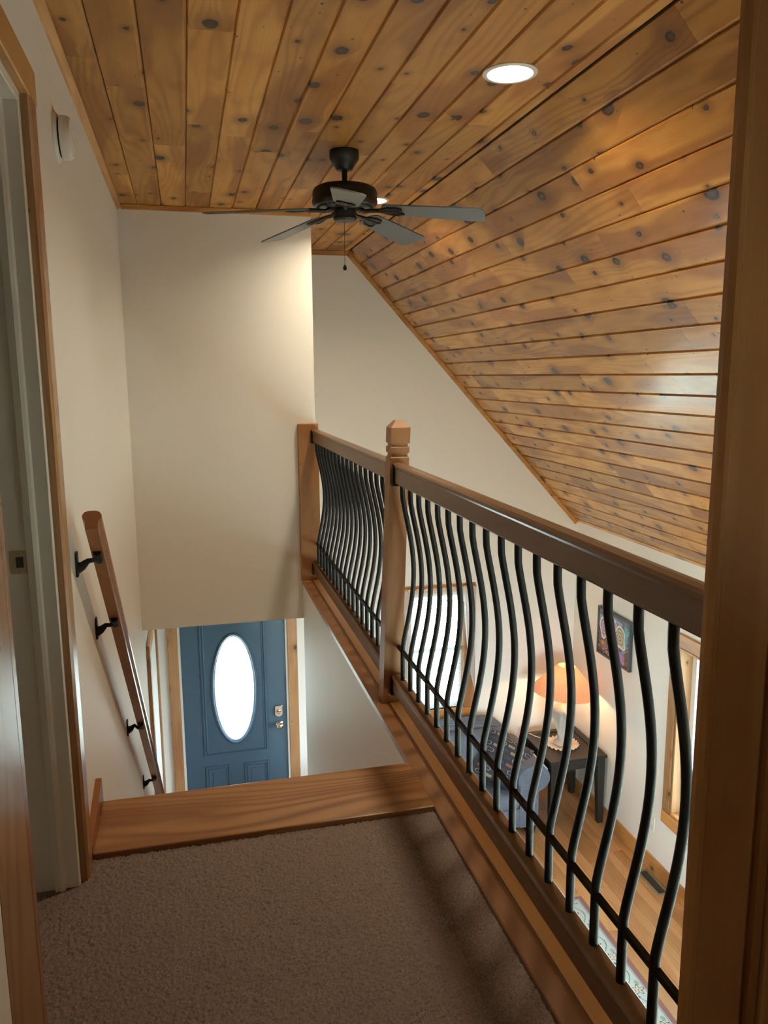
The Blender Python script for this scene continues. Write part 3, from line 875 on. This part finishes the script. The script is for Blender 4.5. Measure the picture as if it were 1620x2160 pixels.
# ------------------------------------------------------------------ right wall windows
for i,(ya,yb) in enumerate(RW):
    wr = holder('window_%d'%(i+2))
    xa = XR+.10
    B(XR-.020,XR,yb+.008,yb+.090,RZ0-.002,RZ1+.11).build('casing', M['trimZ'], wr, bevel=.003)
    B(XR-.020,XR,ya-.090,ya-.008,RZ0-.002,RZ1+.11).build('casing', M['trimZ'], wr, bevel=.003)
    B(XR-.020,XR,ya-.008,yb+.008,RZ1+.01,RZ1+.11).build('head_casing', M['trimY'], wr, bevel=.003)
    B(XR-.026,XR,ya-.090,yb+.090,RZ0-.10,RZ0-.002).build('apron', M['trimY'], wr, bevel=.004)
    B(XR-.010,xa,ya,yb,RZ0-.001,RZ0+.018).build('sill', M['trimY'], wr, bevel=.002)
    B(XR-.008,xa,yb-.016,yb,RZ0+.018,RZ1).build('jamb', M['trimZ'], wr, bevel=.002)
    B(XR-.008,xa,ya,ya+.016,RZ0+.018,RZ1).build('jamb', M['trimZ'], wr, bevel=.002)
    B(XR-.008,xa,ya+.016,yb-.016,RZ1-.016,RZ1).build('head_jamb', M['trimY'], wr, bevel=.002)
    f = MB(); ym = (ya+yb)/2
    for (p,q) in ((ya,ya+.05),(ym-.03,ym+.03),(yb-.066,yb)):
        f.box(xa,xa+.045,p,q,RZ0,RZ1)
    f.box(xa,xa+.045,ya,yb,RZ0,RZ0+.05); f.box(xa,xa+.045,ya,yb,RZ1-.05,RZ1)
    f.build('sash_frame', M['vinyl'], wr)
    B(xa+.02,xa+.024,ya+.05,ym-.03,RZ0+.05,RZ1-.05).build('pane', M['glass'], wr)
    B(xa+.02,xa+.024,ym+.03,yb-.066,RZ0+.05,RZ1-.05).build('pane', M['glass'], wr)
    portal('portal_right', (XR+.16,ym,(RZ0+RZ1)/2), (0,math.pi/2,0), RZ1-RZ0, yb-ya)
for nm,(xa_,xb_,za_,zb_) in [('window_5',(PX0,PX1,PZ0_,PZ1_))]:  # unseen rear window, added to bring daylight from behind
    wb = holder(nm); f = MB(); xm = (xa_+xb_)/2
    for (p,q) in ((xa_,xa_+.06),(xm-.03,xm+.03),(xb_-.06,xb_)): f.box(p,q,-1.57,-1.53,za_,zb_)
    f.box(xa_,xb_,-1.57,-1.53,za_,za_+.07); f.box(xa_,xb_,-1.57,-1.53,zb_-.06,zb_)
    f.build('sash_frame', M['vinyl'], wb)
    B(xa_+.06,xm-.03,-1.552,-1.548,za_+.07,zb_-.06).build('pane', M['glass'], wb)
    B(xm+.03,xb_-.06,-1.552,-1.548,za_+.07,zb_-.06).build('pane', M['glass'], wb)
    portal('portal_back', (xm,-1.61,(za_+zb_)/2), (math.pi/2,0,0), xb_-xa_, zb_-za_)
portal('portal_gable', ((WX0+WX1)/2,YG+.16,(WZ0+WZ1)/2), (-math.pi/2,0,0), WX1-WX0, WZ1-WZ0)
portal('portal_door', (OX,YG+.16,OZ), (-math.pi/2,0,0), .36, .96)
lw_ = B(-30,40,YG+.2,45,-3.3,-3.2).build('lawn', M['lawn']); struct(lw_)
lw3 = B(-30,XR+.16,-40,-1.65,-3.3,-3.2).build('lawn', M['lawn']); struct(lw3)
lw2 = B(XR+.16,45,-40,YG+.2,-3.3,-3.2).build('lawn', M['lawn']); struct(lw2)

# ------------------------------------------------------------------ ceiling fan
FX, FY = .7355, 3.67
fan = thing('ceiling_fan', 'dark bronze five blade fan hanging from the pine ceiling', 'fan', (FX,FY,ZCEIL))
Zw = lambda z: z+ZC
MB().lathe([(0,ZCEIL),(.064,ZCEIL),(.066,ZCEIL-.012),(.065,ZCEIL-.036),(.060,ZCEIL-.044),(.050,ZCEIL-.056),(.042,ZCEIL-.068),(.037,ZCEIL-.078),(.034,ZCEIL-.082),(.013,ZCEIL-.085),(0,ZCEIL-.085)],(FX,FY,0),32).build('canopy', M['bronze'], fan, smooth=True)
MB().tube([(FX,FY,ZCEIL-.08),(FX,FY,Zw(.835))],.0125,14).build('downrod', M['bronze'], fan, smooth=True)
MB().lathe([(0,Zw(.848)),(.030,Zw(.848)),(.033,Zw(.842)),(.060,Zw(.838)),(.120,Zw(.828)),(.138,Zw(.818)),(.1445,Zw(.803)),(.1445,Zw(.772)),(.147,Zw(.768)),(.147,Zw(.758)),(.138,Zw(.745)),(.110,Zw(.738)),(.060,Zw(.733)),(0,Zw(.733))],(FX,FY,0),48).build('motor_housing', M['bronze'], fan, smooth=True)
vt = MB()
for k in range(40):
    a = 2*math.pi*k/40
    q = MB().box(.092,.126,-.0025,.0025,0,.003).rot('Z',a,(0,0,0))
    vt.add([(p[0]+FX,p[1]+FY,p[2]+Zw(.7375)) for p in q.v], q.f)
stuff(vt.build('vent_ribs', M['iron'], fan))
MB().lathe([(0,Zw(.735)),(.046,Zw(.735)),(.050,Zw(.728)),(.050,Zw(.700)),(.053,Zw(.697)),(.053,Zw(.690)),(.046,Zw(.682)),(0,Zw(.678))],(FX,FY,0),36).build('switch_housing', M['bronze'], fan, smooth=True)
pc = MB().tube([(FX-.006,FY-.01,Zw(.68)),(FX-.006,FY-.01,Zw(.487))],.0011,6)
pco = pc.build('pull_chain', M['bronze'], fan)
MB().lathe([(0,-.012),(.007,-.010),(.009,-.002),(.007,.006),(.003,.012),(0,.013)],(FX-.006,FY-.01,Zw(.480)),14).build('chain_knob', M['iron'], pco, smooth=True)
PITCH = math.radians(12)
def blade_outline():
    pts = []
    r0, r1, w0, w1 = .175, .628, .054, .069
    for k in range(7):   # root, rounded
        a = math.pi/2+math.pi*k/6; pts.append((r0+.020*math.cos(a)*1.2+.02, w0*math.sin(a)))
    n = 6; rc = .030
    for k in range(n+1):
        a = -math.pi/2+ (math.pi/2)*k/n; pts.append((r1-rc+rc*math.cos(a), -w1+rc+rc*math.sin(a)))
    for k in range(n+1):
        a = (math.pi/2)*k/n; pts.append((r1-rc+rc*math.cos(a), w1-rc+rc*math.sin(a)))
    return pts
for ang in (-28,44,116,188,260):
    A = math.radians(ang)
    bl = MB().prism(blade_outline(),'Z',-.003,.003)
    bl.rot('X', -PITCH, (0,0,0))
    zb = Zw(.688)
    ar = MB()
    ar.tube([(.040,0,.004),(.065,0,-.002),(.095,0,-.012),(.13,0,-.008),(.17,0,-.006)],[.012,.010,.009,.009,.010],10)
    pl = MB()
    for s in (-1,1):
        pl.tube([(.155,0,-.006),(.175,s*.016,-.006),(.205,s*.034,-.006),(.245,s*.036,-.006),(.262,s*.024,-.006),(.250,s*.008,-.006),(.215,s*.004,-.006),(.175,0,-.006)],.0062,8)
    pl.prism([(.17,-.018),(.20,-.034),(.25,-.030),(.262,0),(.25,.030),(.20,.034),(.17,.018)],'Z',-.007,-.0032)
    pl.rot('X', -PITCH, (0,0,0))
    ar.add(pl.v, pl.f)
    for q in (bl, ar):
        q.v = [(p[0],p[1],p[2]+.040-.052*(math.hypot(p[0],p[1])-.13)/.5) for p in q.v]
        q.rot('Z', A, (0,0,0)); q.v = [(p[0]+FX,p[1]+FY,p[2]+zb) for p in q.v]
    bo = bl.build('blade', M['blade'], fan)
    ar.build('blade_arm', M['bronze'], bo, smooth=True)

# ------------------------------------------------------------------ recessed lights
def downlight(x, y, label, watts=LAMP_W):
    t_ = thing('recessed_light', label, 'ceiling light', (x,y,ZCEIL), 'recessed lights in the pine ceiling')
    MB().lathe([(.078,.004),(.089,.003),(.091,-.002),(.086,-.0055),(.076,-.005),(.073,.002),(.078,.004)],(x,y,ZCEIL-.001),40).build('trim_ring', M['plastic'], t_, smooth=True)
    MB().lathe([(0,-.0058),(.070,-.0055),(.074,-.003),(.074,.004),(0,.004)],(x,y,ZCEIL-.001),40).build('lens', M['lamp_on'], t_)
    l = bpy.data.lights.new('downlight', 'AREA'); l.shape = 'DISK'; l.size = .14
    l.energy = watts; l.color = (1.0,.83,.60)
    try: l.spread = math.radians(150)
    except Exception: pass
    lo = bpy.data.objects.new('downlight', l); sc.collection.objects.link(lo)
    lo.location = (x,y,ZCEIL-.012)
downlight(1.091, 2.643, 'lit round recessed light beside the sloped planks, clear of the fan')
downlight(1.090, 4.620, 'lit round recessed light half hidden behind the fan motor')

downlight(.35, -.70, 'added unseen recessed light brightening the hall behind the camera', 2.6)  # unseen light added behind the camera to lift the left jamb and casing

# ------------------------------------------------------------------ smoke alarm
sa = thing('smoke_alarm', 'white domed smoke alarm on the left wall near the ceiling', 'smoke alarm', (XL,2.62,2.015))
def onwall(mm, c):
    mm.rot('Y', math.pi/2, (0,0,0)); mm.v = [(p[0]+c[0],p[1]+c[1],p[2]+c[2]) for p in mm.v]; return mm
SAc = (XL,2.62,2.015)
onwall(MB().lathe([(0,0),(.070,0),(.070,.004),(.064,.010),(.058,.012),(0,.012)],(0,0,0),36), SAc).build('mounting_plate', M['plastic'], sa, smooth=True)
onwall(MB().lathe([(0,.012),(.053,.012),(.053,.017),(0,.017)],(0,0,0),36), SAc).build('vent_gap', M['darkslot'], sa)
onwall(MB().lathe([(0,.017),(.060,.017),(.061,.022),(.060,.036),(.054,.046),(.040,.050),(.022,.051),(.020,.048),(0,.048)],(0,0,0),36), SAc).build('cover', M['plastic'], sa, smooth=True)
onwall(MB().lathe([(0,.048),(.010,.048),(.010,.052),(0,.052)],(.0,.0,0),16), (XL,2.605,2.0)).build('test_button', M['plastic'], sa)

# ------------------------------------------------------------------ sofa
so_ = thing('loveseat', 'blue grey fabric loveseat with rolled arms under the gable window', 'sofa', (2.08,6.1,ZF))
SX0, SX1 = 1.30, 2.762      # outside faces of the arms
def soft(mm, name, par, bev=.03, seg=4, mat='sofa'):
    o_ = mm.build(name, M[mat], par, bevel=bev, seg=seg, smooth=True)
    for p in o_.data.polygons: p.use_smooth = True
    return o_
soft(B(SX0+.14,SX1-.14,5.77,6.40,ZF+.078,-2.312), 'base', so_, .012, 2)
def arm(xin, xout, s):
    # rolled arm profile in x,z extruded along y
    pts = [(xin,ZF+.078),(xin,-2.087)]
    cx, cz_, rr = xout-s*.043, -2.056, .128
    # scroll: from the inner top round to the outer neck
    for k in range(28):
        a = math.radians(205-k*10) if s>0 else math.radians(-25+k*10)
        pts.append((cx+rr*math.cos(a)*1.12, cz_+rr*math.sin(a)*.95))
    pts += [(xout,-2.172),(xout,ZF+.078)]
    mm = MB().prism(pts,'Y',5.765,6.42)
    return mm
soft(arm(SX1-.168,SX1,1), 'arm', so_, .010, 2)
soft(arm(SX0+.168,SX0,-1), 'arm', so_, .010, 2)
def scroll(cx, s):
    pts = []
    for k in range(26):
        a = math.radians(250-k*16*1.0); r_ = .106-.0032*k
        pts.append((cx+s*r_*math.cos(a), 5.762, -2.062+r_*math.sin(a)))
    return MB().tube(pts, .0055, 8)
soft(B(SX0+.169,SX1-.169,5.745,6.20,-2.312,-2.172), 'seat_cushion', so_, .045, 5)
# back: tall rounded slab curving down at its ends
bp_ = []
bx0, bx1, zt2 = SX0+.03, SX1-.03, -1.712
nb = 18
top = []
for k in range(nb+1):
    u = k/nb; xx = bx0+(bx1-bx0)*u
    e = min(u,1-u); drop = .20*max(0,(1-e/.16))**2.2 + .02*(1-4*e*(1-e)) 
    top.append((xx, zt2-drop))
bp_ = [(bx0,ZF+.1)]+top+[(bx1,ZF+.1)]
soft(MB().prism(bp_,'Y',6.22,6.43), 'backrest', so_, .04, 4)
MB().tube([(p[0],6.245,p[1]+.003) for p in top[1:-1]],.006,8).build('piping', M['sofa'], so_, smooth=True)
soft(B(SX0+.15,SX1-.15,6.08,6.25,-2.175,-1.75), 'back_cushion', so_, .06, 5)
for fx in (SX0+.06,SX1-.06):
    for fy in (5.80,6.36):
        MB().add([(fx-.028,fy-.028,ZF),(fx+.028,fy-.028,ZF),(fx+.028,fy+.028,ZF),(fx-.028,fy+.028,ZF),(fx-.04,fy-.04,ZF+.080),(fx+.04,fy-.04,ZF+.080),(fx+.04,fy+.04,ZF+.080),(fx-.04,fy+.04,ZF+.080)],
                 [(0,3,2,1),(4,5,6,7),(0,1,5,4),(1,2,6,5),(2,3,7,6),(3,0,4,7)]).build('foot', M['black_wood'], so_)

# throw pillow
def pill_color(u, v):
    # rows of pill shapes
    base = np.array((.020,.018,.028))
    row = int(math.floor(v*8)); sh = .5 if row%2 else 0
    uu = u*5+sh; col = int(math.floor(uu)); fu = uu-col-.5; fv = v*8-row-.5
    hx, hy = .26, .17
    dx = max(abs(fu)-hx+.10,0); dy = abs(fv)
    hx = .40; dx = max(abs(fu)-hx+.16,0); d = math.hypot(dx*1.45, max(dy-.06,0))
    rr = random.Random(row*31+col*7); k = rr.random()
    cols = [(.40,.16,.10),(.42,.37,.20),(.20,.13,.09),(.10,.08,.10),(.08,.10,.14)]
    c = cols[rr.randrange(5)]
    if d < .24:
        if k < .42: return np.array(c)*.42 if d < .2 else base
        return np.array((.22,.20,.175)) if d > .165 else base*1.3
    return base*(1.0+.5*((int(u*60)+int(v*60))%2))
NP = 120
Lp = .205
nvec = Vector((-.10,-.86,.50)).normalized()
ax = Vector((1,0,0)); ax = (ax-nvec*ax.dot(nvec)).normalized(); ay = nvec.cross(ax)
ra = math.radians(-35)
e1 = ax*math.cos(ra)+ay*math.sin(ra); e2 = -ax*math.sin(ra)+ay*math.cos(ra)
pcn = Vector((2.520,5.965,-1.962))
vs = []; fs = []; cols = []
for side in (1,-1):
    b0 = len(vs)
    for j in range(NP+1):
        for i in range(NP+1):
            u, v = i/NP*2-1, j/NP*2-1
            th_ = .078*max(0,(1-u**4)*(1-v**4))**.5
            pin = 1-.05*(1-v*v)*0-.05*(math.cos(u*math.pi)+1)*.5*abs(v)**3
            pin2 = 1-.05*(math.cos(v*math.pi)+1)*.5*abs(u)**3
            vs.append(pcn+e1*(u*Lp*pin2)+e2*(v*Lp*pin)+nvec*(side*th_))
    for j in range(NP):
        for i in range(NP):
            a = b0+j*(NP+1)+i; fs.append((a,a+1,a+NP+2,a+NP+1) if side>0 else (a,a+NP+1,a+NP+2,a+1))
            cols.append(pill_color((i+.5)/NP,(j+.5)/NP))
pm = MB().add(vs, fs)
po = pm.build('throw_pillow', M['pillow'], colors=cols, smooth=True)
tag(po, 'dark throw pillow with rows of rounded link shapes leaning on the loveseat arm', 'pillow')

# ------------------------------------------------------------------ end table, doily, lamp
TX0, TX1, TY0, TY1, TT = 2.866, 3.400, 5.768, 6.366, -1.924
et = thing('end_table', 'black square end table with tray top beside the loveseat', 'table', ((TX0+TX1)/2,(TY0+TY1)/2,ZF))
rim = MB()
rw = .055
def ring_box(x0,x1,y0,y1,w_,z0,z1):
    o_ = [(x0,y0),(x1,y0),(x1,y1),(x0,y1)]; i_ = [(x0+w_,y0+w_),(x1-w_,y0+w_),(x1-w_,y1-w_),(x0+w_,y1-w_)]
    i2 = [(x0+w_+.008,y0+w_+.008),(x1-w_-.008,y0+w_+.008),(x1-w_-.008,y1-w_-.008),(x0+w_+.008,y1-w_-.008)]
    vs = [(*p,z0) for p in o_]+[(*p,z1) for p in o_]+[(*p,z1) for p in i_]+[(*p,z0) for p in i2]
    fs = []
    for k in range(4):
        k2 = (k+1)%4
        fs += [(k,k2,4+k2,4+k),(4+k,4+k2,8+k2,8+k),(8+k,8+k2,12+k2,12+k),(12+k,12+k2,k2,k)]
    return MB().add(vs,fs)
ring_box(TX0,TX1,TY0,TY1,rw,TT-.028,TT).build('tray_rim', M['black_wood'], et, bevel=.003)
B(TX0+rw,TX1-rw,TY0+rw,TY1-rw,TT-.026,TT-.010).build('table_top', M['black_wood'], et)
ins_ = .022
ap = MB()
ap.box(TX0+ins_,TX1-ins_,TY0+ins_,TY0+ins_+.018,TT-.105,TT-.028); ap.box(TX0+ins_,TX1-ins_,TY1-ins_-.018,TY1-ins_,TT-.105,TT-.028)
ap.box(TX0+ins_,TX0+ins_+.018,TY0+ins_,TY1-ins_,TT-.105,TT-.028); ap.box(TX1-ins_-.018,TX1-ins_,TY0+ins_,TY1-ins_,TT-.105,TT-.028)
ap.build('apron', M['black_wood'], et)
for (fx,sx) in ((TX0+.014,1),(TX1-.014,-1)):
    for (fy,sy) in ((TY0+.014,1),(TY1-.014,-1)):
        a_ = .068; b_ = .046
        P = lambda w__, z: [(fx,fy,z),(fx+sx*w__,fy,z),(fx+sx*w__,fy+sy*w__,z),(fx,fy+sy*w__,z)]
        MB().add(P(b_,ZF)+P(a_,TT-.12)+P(a_,TT-.028), [(0,3,2,1),(8,9,10,11)]+[(i*4+k,i*4+(k+1)%4,i*4+4+(k+1)%4,i*4+4+k) for i in (0,1) for k in range(4)]).build('leg', M['black_wood'], et)
LX, LY = 3.128, 6.080
dz = TT-.010
dv = MB().lathe([(0,.001),(.110,.001),(.126,.006),(.144,.004),(.145,.002),(.124,0),(0,0)],(LX,LY,dz),176, mod=lambda a,z,i: 1+(.026*math.sin(a*22) if i in (3,4) else 0))
dv.v = [(p[0],p[1],p[2]+(.006*(1+math.sin(math.atan2(p[1]-LY,p[0]-LX)*22+1.2))*max(0,(math.hypot(p[0]-LX,p[1]-LY)-.112)/.03))) for p in dv.v]
tag(dv.build('doily', M['crochet'], smooth=True), 'cream ruffled crochet doily on the black end table', 'doily')
dz += .007
lp = thing('table_lamp', 'lit cream ceramic lamp with pleated peach shade on the end table', 'lamp', (LX,LY,dz))
def flute(a, z, i):
    k = min(1,max(0,(z-.05)/.06))*min(1,max(0,(.380-z)/.04))
    q = abs(math.sin(1.5*a+z*8.5))
    q2 = abs(math.sin(2.5*a-z*5.0+1.0))
    return 1+k*(.34*(1-q)**2.2+.12*(1-q2)**2-.10)
prof_b = [(0,.001),(.078,.002),(.085,.010),(.080,.020),(.062,.032)]
for k in range(33):
    z = .040+.342*k/32; q = (z-.04)/.342
    r_ = .050-.002*math.sin(q*math.pi)+ .070*max(0,q-.12)**1.25 - max(0,q-.80)**1.6*1.05
    prof_b.append((max(r_,.02), z))
prof_b += [(.018,.386),(0,.386)]
lb = MB().lathe(prof_b,(LX,LY,dz),108, mod=flute)
lb.build('lamp_base', M['ceramic'], lp, smooth=True)
MB().tube([(LX,LY,dz+.384),(LX,LY,dz+.47)],.011,12).build('socket', M['brass'], lp)
MB().lathe([(0,-.03),(.012,-.028),(.028,0),(.026,.02),(.012,.036),(0,.04)],(LX,LY,dz+.50),16).build('bulb', M['bulb'], lp, smooth=True)
hz = dz+.735
tilt = math.radians(4.5)
npl = 96
sv = []; sf = []
z0s, z1s, r0s, r1s = dz+.490, dz+.728, .288, .076
for k in range(npl*2):
    a = 2*math.pi*k/(npl*2); f = 1.0 if k%2 else .972
    for j in range(9):
        q = j/8; rr_ = (r0s+(r1s-r0s)*q)*f
        sv.append((LX+rr_*math.cos(a), LY+rr_*math.sin(a), z0s+(z1s-z0s)*(q**.92)))
for k in range(npl*2):
    k2 = (k+1)%(npl*2)
    for j in range(8): sf.append((k*9+j,k2*9+j,k2*9+j+1,k*9+j+1))
MB().add(sv,sf).rot('Y',tilt,(LX,LY,z0s)).build('lamp_shade', M['shade'], lp)
hp_ = MB()
for s in (-1,1):
    hp_.tube([(LX+s*.012,LY,dz+.46),(LX+s*.055,LY,dz+.52),(LX+s*.05,LY,dz+.62),(LX,LY,hz-.02)],.002,6)
hp_.lathe([(0,0),(.007,.0),(.005,.012),(0,.018)],(LX,LY,hz-.02),10)
for s in (0,1,2):
    a = s*2*math.pi/3; hp_.tube([(LX,LY,hz-.02),(LX+.056*math.cos(a),LY+.056*math.sin(a),hz-.012)],.0018,5)
hp_.build('harp', M['brass'], lp)
MB().tube([(LX-.06,LY+.04,dz+.016),(LX-.13,LY+.10,dz+.012),(LX-.185,LY+.17,dz+.012),(LX-.22,LY+.235,dz+.016)],.004,6).build('cord', M['ivory'], lp)
pl_ = bpy.data.lights.new('lamp_bulb', 'POINT'); pl_.energy = 11.5; pl_.color = (1.0,.72,.37); pl_.shadow_soft_size = .03
plo = bpy.data.objects.new('lamp_bulb', pl_); sc.collection.objects.link(plo); plo.location = (LX,LY,dz+.555)

# ------------------------------------------------------------------ picture
def spiral(u, v, cu, cv, r, seed):
    dx, dy = (u-cu), (v-cv)*.8
    ang = math.atan2(dy,dx); rr = math.hypot(dx,dy)/r
    rr *= 1+.13*math.sin(3*ang+seed)+.07*math.sin(5*ang+2*seed)
    return rr, ang
def canvas(u, v):
    n_ = mnoise.noise(Vector((u*4,v*4,1.3))); n2_ = mnoise.noise(Vector((u*9,v*9,5.1)))
    if v > .72: c = np.array((.10,.12,.15))+.05*n2_
    elif v > .38: c = np.array((.11,.07,.10))+.04*n2_
    else: c = np.array((.12,.045,.045))+.03*n2_
    if v > .78 and abs(v-(.90-.12*(u-.45)))<.035+.02*n_ and .3<u<.75: c = np.array((.30,.34,.42))
    if u < .22 and .62 < v < .85: c = np.array((.25,.30,.38))+.06*n2_
    if abs(n_-.12) < .035 and v > .2: c = np.array((.30,.18,.36))
    if abs(n2_-.22) < .06 and v < .5: c = np.array((.45,.40,.36))
    if abs(n2_+.30) < .05 and v < .5: c = np.array((.02,.02,.02))
    # teal stream
    pu = .86-.02*math.sin(v*7)-(.34*max(0,.42-v))
    if v < .86 and abs(u-pu) < .035+.015*(v>.6)+.01*n_: c = np.array((.10,.34,.42))
    if v > .66 and abs(u-(pu+.16*(v-.66)/.2)) < .03 and v < .84: c = np.array((.12,.38,.46))
    # violet petals low right
    if math.hypot(u-.72,(v-.17)*1.1) < .12+.03*n_: c = np.array((.30,.14,.38))+.08*n2_
    if math.hypot(u-.16,(v-.22)*1.1) < .10: c = np.array((.22,.09,.04))+.05*n2_
    if math.hypot(u-.16,(v-.25)*1.1) < .05: c = np.array((.45,.22,.08))
    # rose swirls
    for (cu,cv,r_,sd) in ((.68,.57,.19,1.0),(.46,.72,.13,2.3),(.20,.60,.17,3.7)):
        rr,ang = spiral(u,v,cu,cv,r_,sd)
        if rr < 1.0:
            k = (rr*3.2+ang/(2*math.pi)) % 1
            if rr > .84: c = np.array((.72,.72,.70))
            elif k < .42: c = np.array((.60,.52,.34)) if sd == 1.0 else np.array((.55,.40,.42))
            elif k < .55: c = np.array((.03,.03,.03))
            else: c = np.array((.30,.26,.20)) if sd == 1.0 else np.array((.34,.24,.36))
    if math.hypot(u-.52,(v-.40)) < .03: c = np.array((.75,.70,.60))
    return np.clip(c,0,1)
pa = thing('framed_picture', 'dark framed abstract painting with pale swirls on the right wall', 'picture', (XR,5.757,-.85))
PY0, PY1, PZ0, PZ1 = 5.492, 6.020, -1.070, -.650
gx, gz = 170, 136
vs = []; fs = []; cols = []
for j in range(gz+1):
    for i in range(gx+1):
        vs.append((XR-.020, PY1-.012-(PY1-PY0-.024)*i/gx, PZ0+.012+(PZ1-PZ0-.024)*j/gz))
for j in range(gz):
    for i in range(gx):
        a = j*(gx+1)+i; fs.append((a,a+1,a+gx+2,a+gx+1)); cols.append(canvas((i+.5)/gx,(j+.5)/gz))
MB().add(vs,fs).build('canvas', M['paint'], pa, colors=cols)
fr = MB(); tf = .020
fr.box(XR-.028,XR-.001,PY0,PY0+tf,PZ0,PZ1); fr.box(XR-.028,XR-.001,PY1-tf,PY1,PZ0,PZ1)
fr.box(XR-.028,XR-.001,PY0+tf,PY1-tf,PZ0,PZ0+tf); fr.box(XR-.028,XR-.001,PY0+tf,PY1-tf,PZ1-tf,PZ1)
fr.box(XR-.012,XR-.001,PY0+tf,PY1-tf,PZ0+tf,PZ1-tf)
fr.build('frame', plain('dark slate frame', (.035,.045,.055), .4), pa)

# ------------------------------------------------------------------ outlet and floor register
wo_ = thing('wall_outlet', 'ivory wall outlet low on the right wall', 'outlet', (XR,5.098,-2.17))
pl0 = B(XR-.006,XR,5.063,5.133,-2.228,-2.112).build('cover_plate', M['ivory'], wo_, bevel=.002)
for z in (-2.190,-2.150):
    s_ = MB().lathe([(0,0),(.016,0),(.016,.003),(0,.003)],(0,0,0),18).rot('Y',-math.pi/2,(0,0,0))
    s_.v = [(p[0]+XR-.006,p[1]+5.098,p[2]+z) for p in s_.v]
    so1 = s_.build('socket', M['ivory'], wo_)
    q = MB(); q.box(XR-.0098,XR-.0088,5.090,5.0925,z-.004,z+.004); q.box(XR-.0098,XR-.0088,5.1035,5.106,z-.004,z+.004)
    q.build('slot', M['darkslot'], so1)
vt_ = thing('floor_register', 'bronze floor register grille by the right baseboard', 'vent', (3.34,4.93,ZF))
VX0, VX1, VY0, VY1 = 3.290, 3.392, 4.775, 5.092
ring_box(VX0,VX1,VY0,VY1,.016,ZF,ZF+.006).build('frame', M['ventmetal'], vt_, bevel=.0015)
B(VX0+.012,VX1-.012,VY0+.012,VY1-.012,ZF+.0002,ZF+.0012).build('duct_shadow', M['darkslot'], vt_)
sl_ = MB(); k = 0
y = VY0+.024
while y < VY1-.022:
    sl_.box(VX0+.016,VX1-.016,y,y+.004,ZF+.001,ZF+.005); y += .0125
sl_.box((VX0+VX1)/2-.003,(VX0+VX1)/2+.003,VY0+.018,VY1-.018,ZF+.001,ZF+.005)
stuff(sl_.build('grille_bars', M['ventdark'], vt_))

# ------------------------------------------------------------------ rug
RX0, RX1, RY0, RY1 = 1.25, 2.718, 2.3, 4.912
def rug_color(x, y):
    e = min(x-RX0, RX1-x, y-RY0, RY1-y)
    if e < .030: return (.19,.075,.065)
    if e < .036: return (.28,.28,.24)
    if e < .044: return (.20,.19,.17)
    cream = np.array((.33,.335,.285))
    # vine scroll and flowers in a band
    along = y if min(x-RX0,RX1-x) <= min(y-RY0,RY1-y) else x
    tt = along/.30
    vine = .105+.035*math.sin(tt*2*math.pi)
    if abs(e-vine) < .0035: return (.12,.125,.09)
    k = math.floor(tt*2); cx = (k+.5)/2*.30; ce = .105+(.04 if k%2 else -.02)
    dx, dy = along-cx, e-ce
    r_ = math.hypot(dx,dy); an = math.atan2(dy,dx)
    pet = .030*(1+.35*math.cos(5*an+k))
    if r_ < .009: return (.35,.20,.10)
    if abs(r_-pet) < .0038: return (.075,.048,.03)
    if r_ < pet: return (.36,.31,.24)
    f2 = math.hypot(dx+.055, dy-.03)
    if f2 < .012: return (.05,.07,.06)
    f3 = math.hypot((dx-.055)*.6, dy+.02)
    if f3 < .014: return (.19,.22,.17)
    if e > .22: 
        q = mnoise.noise(Vector((x*14,y*14,0)))
        if abs(q) < .05: return (.28,.29,.24)
    return tuple(cream*(1+.08*mnoise.noise(Vector((x*60,y*60,0)))))
step = .0085
xs_ = np.linspace(RX0,RX1,int((RX1-RX0)/.02)+1).tolist()
xs_ = np.linspace(RX0,RX1-.20,30).tolist()[:-1] + np.linspace(RX1-.20,RX1,52).tolist()
ysr = np.linspace(RY0,RY1,int((RY1-RY0)/.0042)+1).tolist()
vs = [(x,y,ZF+.007) for y in ysr for x in xs_]; fs = []; cols = []
nx_ = len(xs_)
for j in range(len(ysr)-1):
    for i in range(nx_-1):
        a = j*nx_+i; fs.append((a,a+1,a+nx_+1,a+nx_)); cols.append(rug_color((xs_[i]+xs_[i+1])/2,(ysr[j]+ysr[j+1])/2))
rm = MB().add(vs,fs)
b0 = len(rm.v)
rm.v += [(RX0,RY0,ZF),(RX1,RY0,ZF),(RX1,RY1,ZF),(RX0,RY1,ZF)]
c_ = [0,nx_-1,len(vs)-1,len(vs)-nx_]
for k in range(4):
    k2 = (k+1)%4; rm.f.append((b0+k,b0+k2,c_[k2],c_[k])); cols.append((.19,.075,.065))
me_o = rm.build('area_rug', M['rug'], colors=cols)
tag(me_o, 'cream floral area rug with maroon edge on the wood floor', 'rug')
